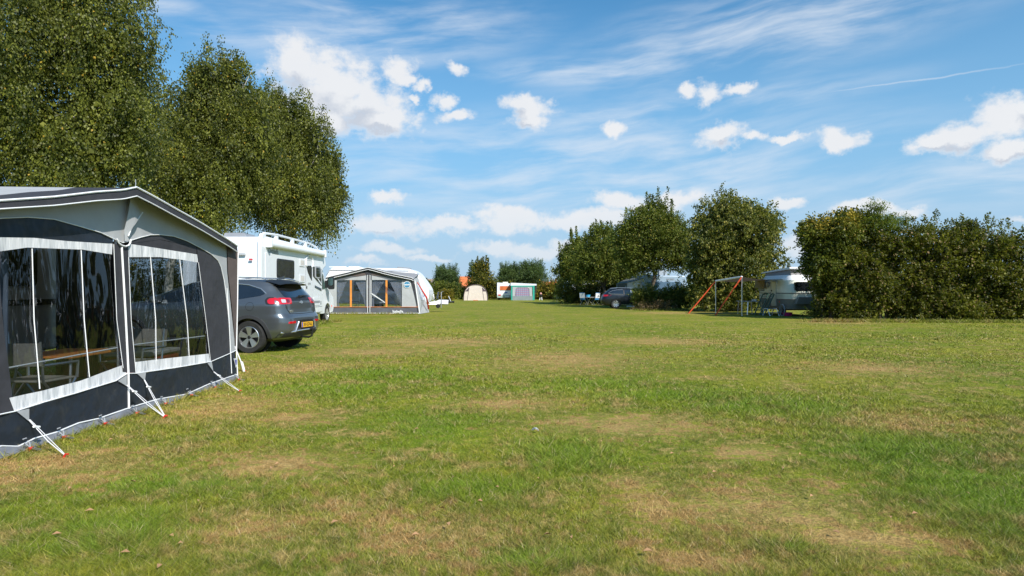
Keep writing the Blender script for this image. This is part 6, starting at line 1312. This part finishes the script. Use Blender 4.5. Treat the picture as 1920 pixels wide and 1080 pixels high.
# far shrubs and hedges
hedge('hedge', 'olive green hedge behind the round camping table and estate car', 'hedge', at(1062, 0, 60).x, 60, at(1190, 0, 60).x, 58.5, 2.15, 2.0, 42000, 0.12, 0.075, L_olive, sh=20)
hedge('hedge', 'yellowish hedge at the far field edge between the willows and the right-hand trees', 'hedge', at(1022, 0, 88).x, 88, at(1066, 0, 84).x, 84, 2.4, 2.2, 22000, 0.16, 0.10, L_yell, sh=12)
shrub('shrub', 'bare reddish brown twiggy shrub in the middle of the right far hedge', 1076, 548, 64, 15, 16, 5000, 0.12, 0.06, L_rust, thin=0.1, sh=6)
hedge('hedge', 'dark green hedge behind the dome tent and the far white caravan', 'hedge', at(896, 0, 92).x, 92, at(1024, 0, 92).x, 92, 2.15, 2.2, 45000, 0.17, 0.11, L_olive, sh=26)
hedge('hedge', 'green shrub row left of the cream dome tent behind the drawbar', 'hedge', at(790, 0, 86).x, 86, at(868, 0, 88).x, 88, 2.1, 2.2, 26000, 0.16, 0.10, L_cherry, sh=14)
hedge('hedge', 'low distant hedge hidden behind the second caravan on the left', 'hedge', -60, 100, at(790, 0, 90).x, 92, 2.6, 2.6, 20000, 0.3, 0.2, L_olive)
hedge('hedge', 'tall distant hedge behind the right-hand trees', 'hedge', at(1060, 0, 75).x, 75, 34, 52, 3.2, 2.6, 60000, 0.2, 0.13, L_cherry)
shrub('flowering_shrub', 'brownish rounded shrub with yellow flowers in front of the green shrub row', 835, 552, 72, 16, 9.5, 9000, 0.12, 0.07, L_yell, thin=0.6)
gw = 'pollard willows at the far edge'
def willow(label, px, pyc, Y, rx, ry):
    X0 = at(px, 0, Y).x; b = bl(px, pyc, rx, ry, Y, X0, Y); B = [b, (b[0] - b[3] * .35, b[1], b[2] + b[5] * .15, b[3] * .7, b[4] * .7, b[5] * .8), (b[0] + b[3] * .35, b[1], b[2] + b[5] * .1, b[3] * .68, b[4] * .7, b[5] * .85)]
    k = Y / F; T = [(random.uniform(-1, 1) * rx * k * .85, 0, b[2] + b[5] * random.uniform(.35, .8), 1.2) for _ in range(34)]
    tree('willow_tree', label, 'tree', X0, Y, 2, 0.28, B, 26000, 0.26, 0.06, L_willow, group=gw, extra=shoots(T, 60, 1, 0.24, 0.05, 0.3), spread=0.32, clump=14, shell=0.5, up=0.8, rough=0.1)
willow('left round willow, standing alone behind the yellow flowering shrub', 839, 530, 90, 24, 27)
willow('middle willow behind the far white caravan roof', 956, 525, 94, 20, 25)
willow('right and fullest willow behind the green edged awning', 997, 524, 93, 26, 31)
upright('young_tree', 'slender young tree behind the right shoulder of the dome tent', 904, 86, [(902, 485, 1.2), (896, 492, 1.2), (912, 494, 1.1), (888, 500, 1.0)], [(904, 510, 15, 18), (900, 530, 20, 16), (912, 535, 20, 14)], 14000, 0.2, 0.12, None, L_olive, 0.1)
upright('young_tree', 'sparse thin tree left of the slender young tree behind the dome tent', 885, 89, [(886, 500, 1.2)], [(887, 516, 6, 12)], 1300, 0.2, 0.1, None, L_willow, 0.06)
# distant wood at the horizon
for i, (px, Y, h, w_) in enumerate([(700, 260, 7, 60), (1010, 300, 9, 70), (1200, 220, 9, 90), (400, 220, 9, 120), (1600, 200, 9, 120)]):
    pass
V = []
for _ in range(26):
    a = R(random.uniform(-52, 52)); d = random.uniform(260, 330); V.append(crown([(d * math.sin(a), d * math.cos(a), 2.5, random.uniform(6, 14), 6, random.uniform(2.2, 4.2))], 1400, 1.0, 0.7, clump=10, spread=0.7, shell=0.7))
V = np.concatenate(V); tag(bigmesh('distant_woods', V, 4, L_olive, tint=tints(V)), 'low dark tree line on the far horizon', 'woods', kind='stuff')
# big hedge on the right
def big_hedge():
    Y = 28.0; X0 = 18.5; root = thing('tall_hedge', 'tall dense dark hedge filling the right side, ragged top, down to the lawn', 'hedge', (X0, 27.5, 0))
    B = []
    prof = [(1560, 432), (1600, 425), (1650, 412), (1700, 420), (1745, 412), (1790, 424), (1830, 410), (1880, 416), (1930, 420), (2000, 412), (2080, 420)]
    for px, py in prof:
        Yh = 28.4 - (px - 1560) / 400 * 1.3
        h = EYE + (HZ - py) / F * Yh - 0.1
        for z, rd in ((0.17, 1.25), (0.45, 1.35), (0.76, 1.2)): B.append((((max(px, 1585) - 960) / F * Yh) - X0 + random.uniform(-.2, .2), Yh + 0.6 - 27.5 + random.uniform(-.15, .15), h * z, 0.95, rd, h * 0.24 if z > .7 else h * 0.22))
    V = crown(B, 190000, 0.105, 0.068, clump=18, spread=0.17, shell=0.5, up=0.25, rough=0.30, hth=-0.5, lobes=4.5)
    T = []
    for px, py, l in [(1745, 402, .9), (1756, 398, 1.0), (1768, 392, .9), (1785, 410, .6), (1823, 398, .9), (1812, 410, .6), (1850, 408, .6), (1869, 396, .8), (1880, 400, .8), (1892, 402, .8), (1905, 408, .6), (1700, 410, .6), (1670, 402, .7), (1640, 405, .7), (1720, 405, .7), (1800, 408, .6), (1735, 408, .7), (1925, 404, .7), (1840, 412, .6)]:
        Yh = 28.4 - (px - 1560) / 400 * 1.3; p = at(px, py, Yh); T.append((p.x - X0, 0.6, p.z - l, l))
    V = np.concatenate([V, shoots(T, 90, 1, 0.09, 0.06, 0.15)])
    mb = MB()
    for i in range(46):
        x = random.uniform(-4.4, 6.5); y = 28.4 - (x + 4.5) / 13 * 1.3 + 0.75 - 27.5 + random.uniform(-.2, .3); limb(mb, (x, y, -0.1), (x + random.uniform(-.5, .5), y + random.uniform(-.5, .5), random.uniform(2.8, 4)), 0.05, 0.012, 0.12, 6, 6)
    mb.build('stems', M_bark, root, smooth=True)
    bigmesh('foliage', V, 4, leafmat('hedge_leaf', (0.034, 0.050, 0.006), (0.190, 0.180, 0.026), accent=(0.30, 0.20, 0.09), acc=0.06, trans=0.3, rough=0.5), root, tints(V))
big_hedge()
Yt = 29.0; X0 = at(1560, 0, Yt).x
B = [bl(1550, 470, 52, 50, Yt, X0, Yt), bl(1525, 440, 30, 24, Yt, X0, Yt), bl(1580, 450, 45, 45, Yt, X0, Yt), bl(1540, 500, 30, 22, Yt, X0, Yt), bl(1575, 520, 34, 40, Yt, X0, Yt), bl(1588, 570, 32, 32, Yt, X0, Yt), bl(1600, 420, 38, 24, Yt, X0, Yt), bl(1570, 560, 20, 36, Yt, X0, Yt, 0.4)]
T = [(at(px, py, Yt).x - X0, 0, at(px, py, Yt).z - l, l) for px, py, l in [(1580, 392, .7), (1592, 393, .8), (1572, 400, .6), (1607, 400, .6), (1500, 416, .5), (1510, 418, .5)]]
tree('maple_tree', 'spreading tree with yellowing top leaves at the left end of the tall hedge', 'tree', X0, Yt, 3, 0.16, B, 70000, 0.105, 0.075,
     leafmat('maple_leaf', (0.032, 0.054, 0.008), (0.160, 0.175, 0.026), accent=(0.3, 0.22, 0.05), acc=0.03, patch=((0.42, 0.30, 0.035), (-0.1, 0, 4.7), 1.75)), extra=shoots(T, 80, 1, 0.1, 0.07, 0.3), spread=0.2, clump=16, shell=0.55, up=0.2, rough=0.2, nl=12)
# tall wispy robinia shoot
X0 = at(1650, 0, 28.6).x; t = thing('robinia_tree', 'slender pale green feathery tree rising above the hedge top', 'tree', (X0, 28.6, 0)); mb = MB()
limb(mb, (0, 0, 0), (0.0, 0, 4.6), 0.05, 0.03, 0.03, 6, 6); P0 = at(1651, 395, 28.6); P0 = Vector((P0.x - X0, 0, P0.z)); br = [(1640, 372), (1628, 384), (1655, 378), (1660, 388), (1638, 380)]
EX = []
limb(mb, (0, 0, 4.4), (0.05, 0, P0.z + 0.2), 0.03, 0.015, 0.05, 5, 5)
for px, py in br + [(1615, 408), (1680, 400), (1690, 410), (1665, 405), (1630, 408), (1645, 403), (1705, 412)]:
    q = at(px, py, 28.6); e = Vector((q.x - X0, random.uniform(-.3, .3), q.z)); s0 = P0 + Vector((0, 0, 0 if py < 395 else -0.6)); pts = limb(mb, s0, e, 0.012, 0.004, 0.15, 5, 5)
    for p_ in pts[1:]:
        n_ = 34; c = np.array(p_) + RNG.normal(size=(n_, 3)) * np.array([0.14, 0.12, 0.06]); EX.append(leaves(c, unit(n_) * 0.7 + np.array([0, 0, -0.6]), 0.07, 0.03))
mb.build('trunk', M_bark, t, smooth=True); V = np.concatenate(EX + [crown([(0.1, 0, 4.15, 1.1, 0.7, 0.5)], 6000, 0.07, 0.03, clump=14, spread=0.16, shell=0.4)])
bigmesh('crown', V, 4, leafmat('robinia_leaf', (0.09, 0.15, 0.03), (0.24, 0.30, 0.06), acc=0.02, trans=0.5), t, tints(V))
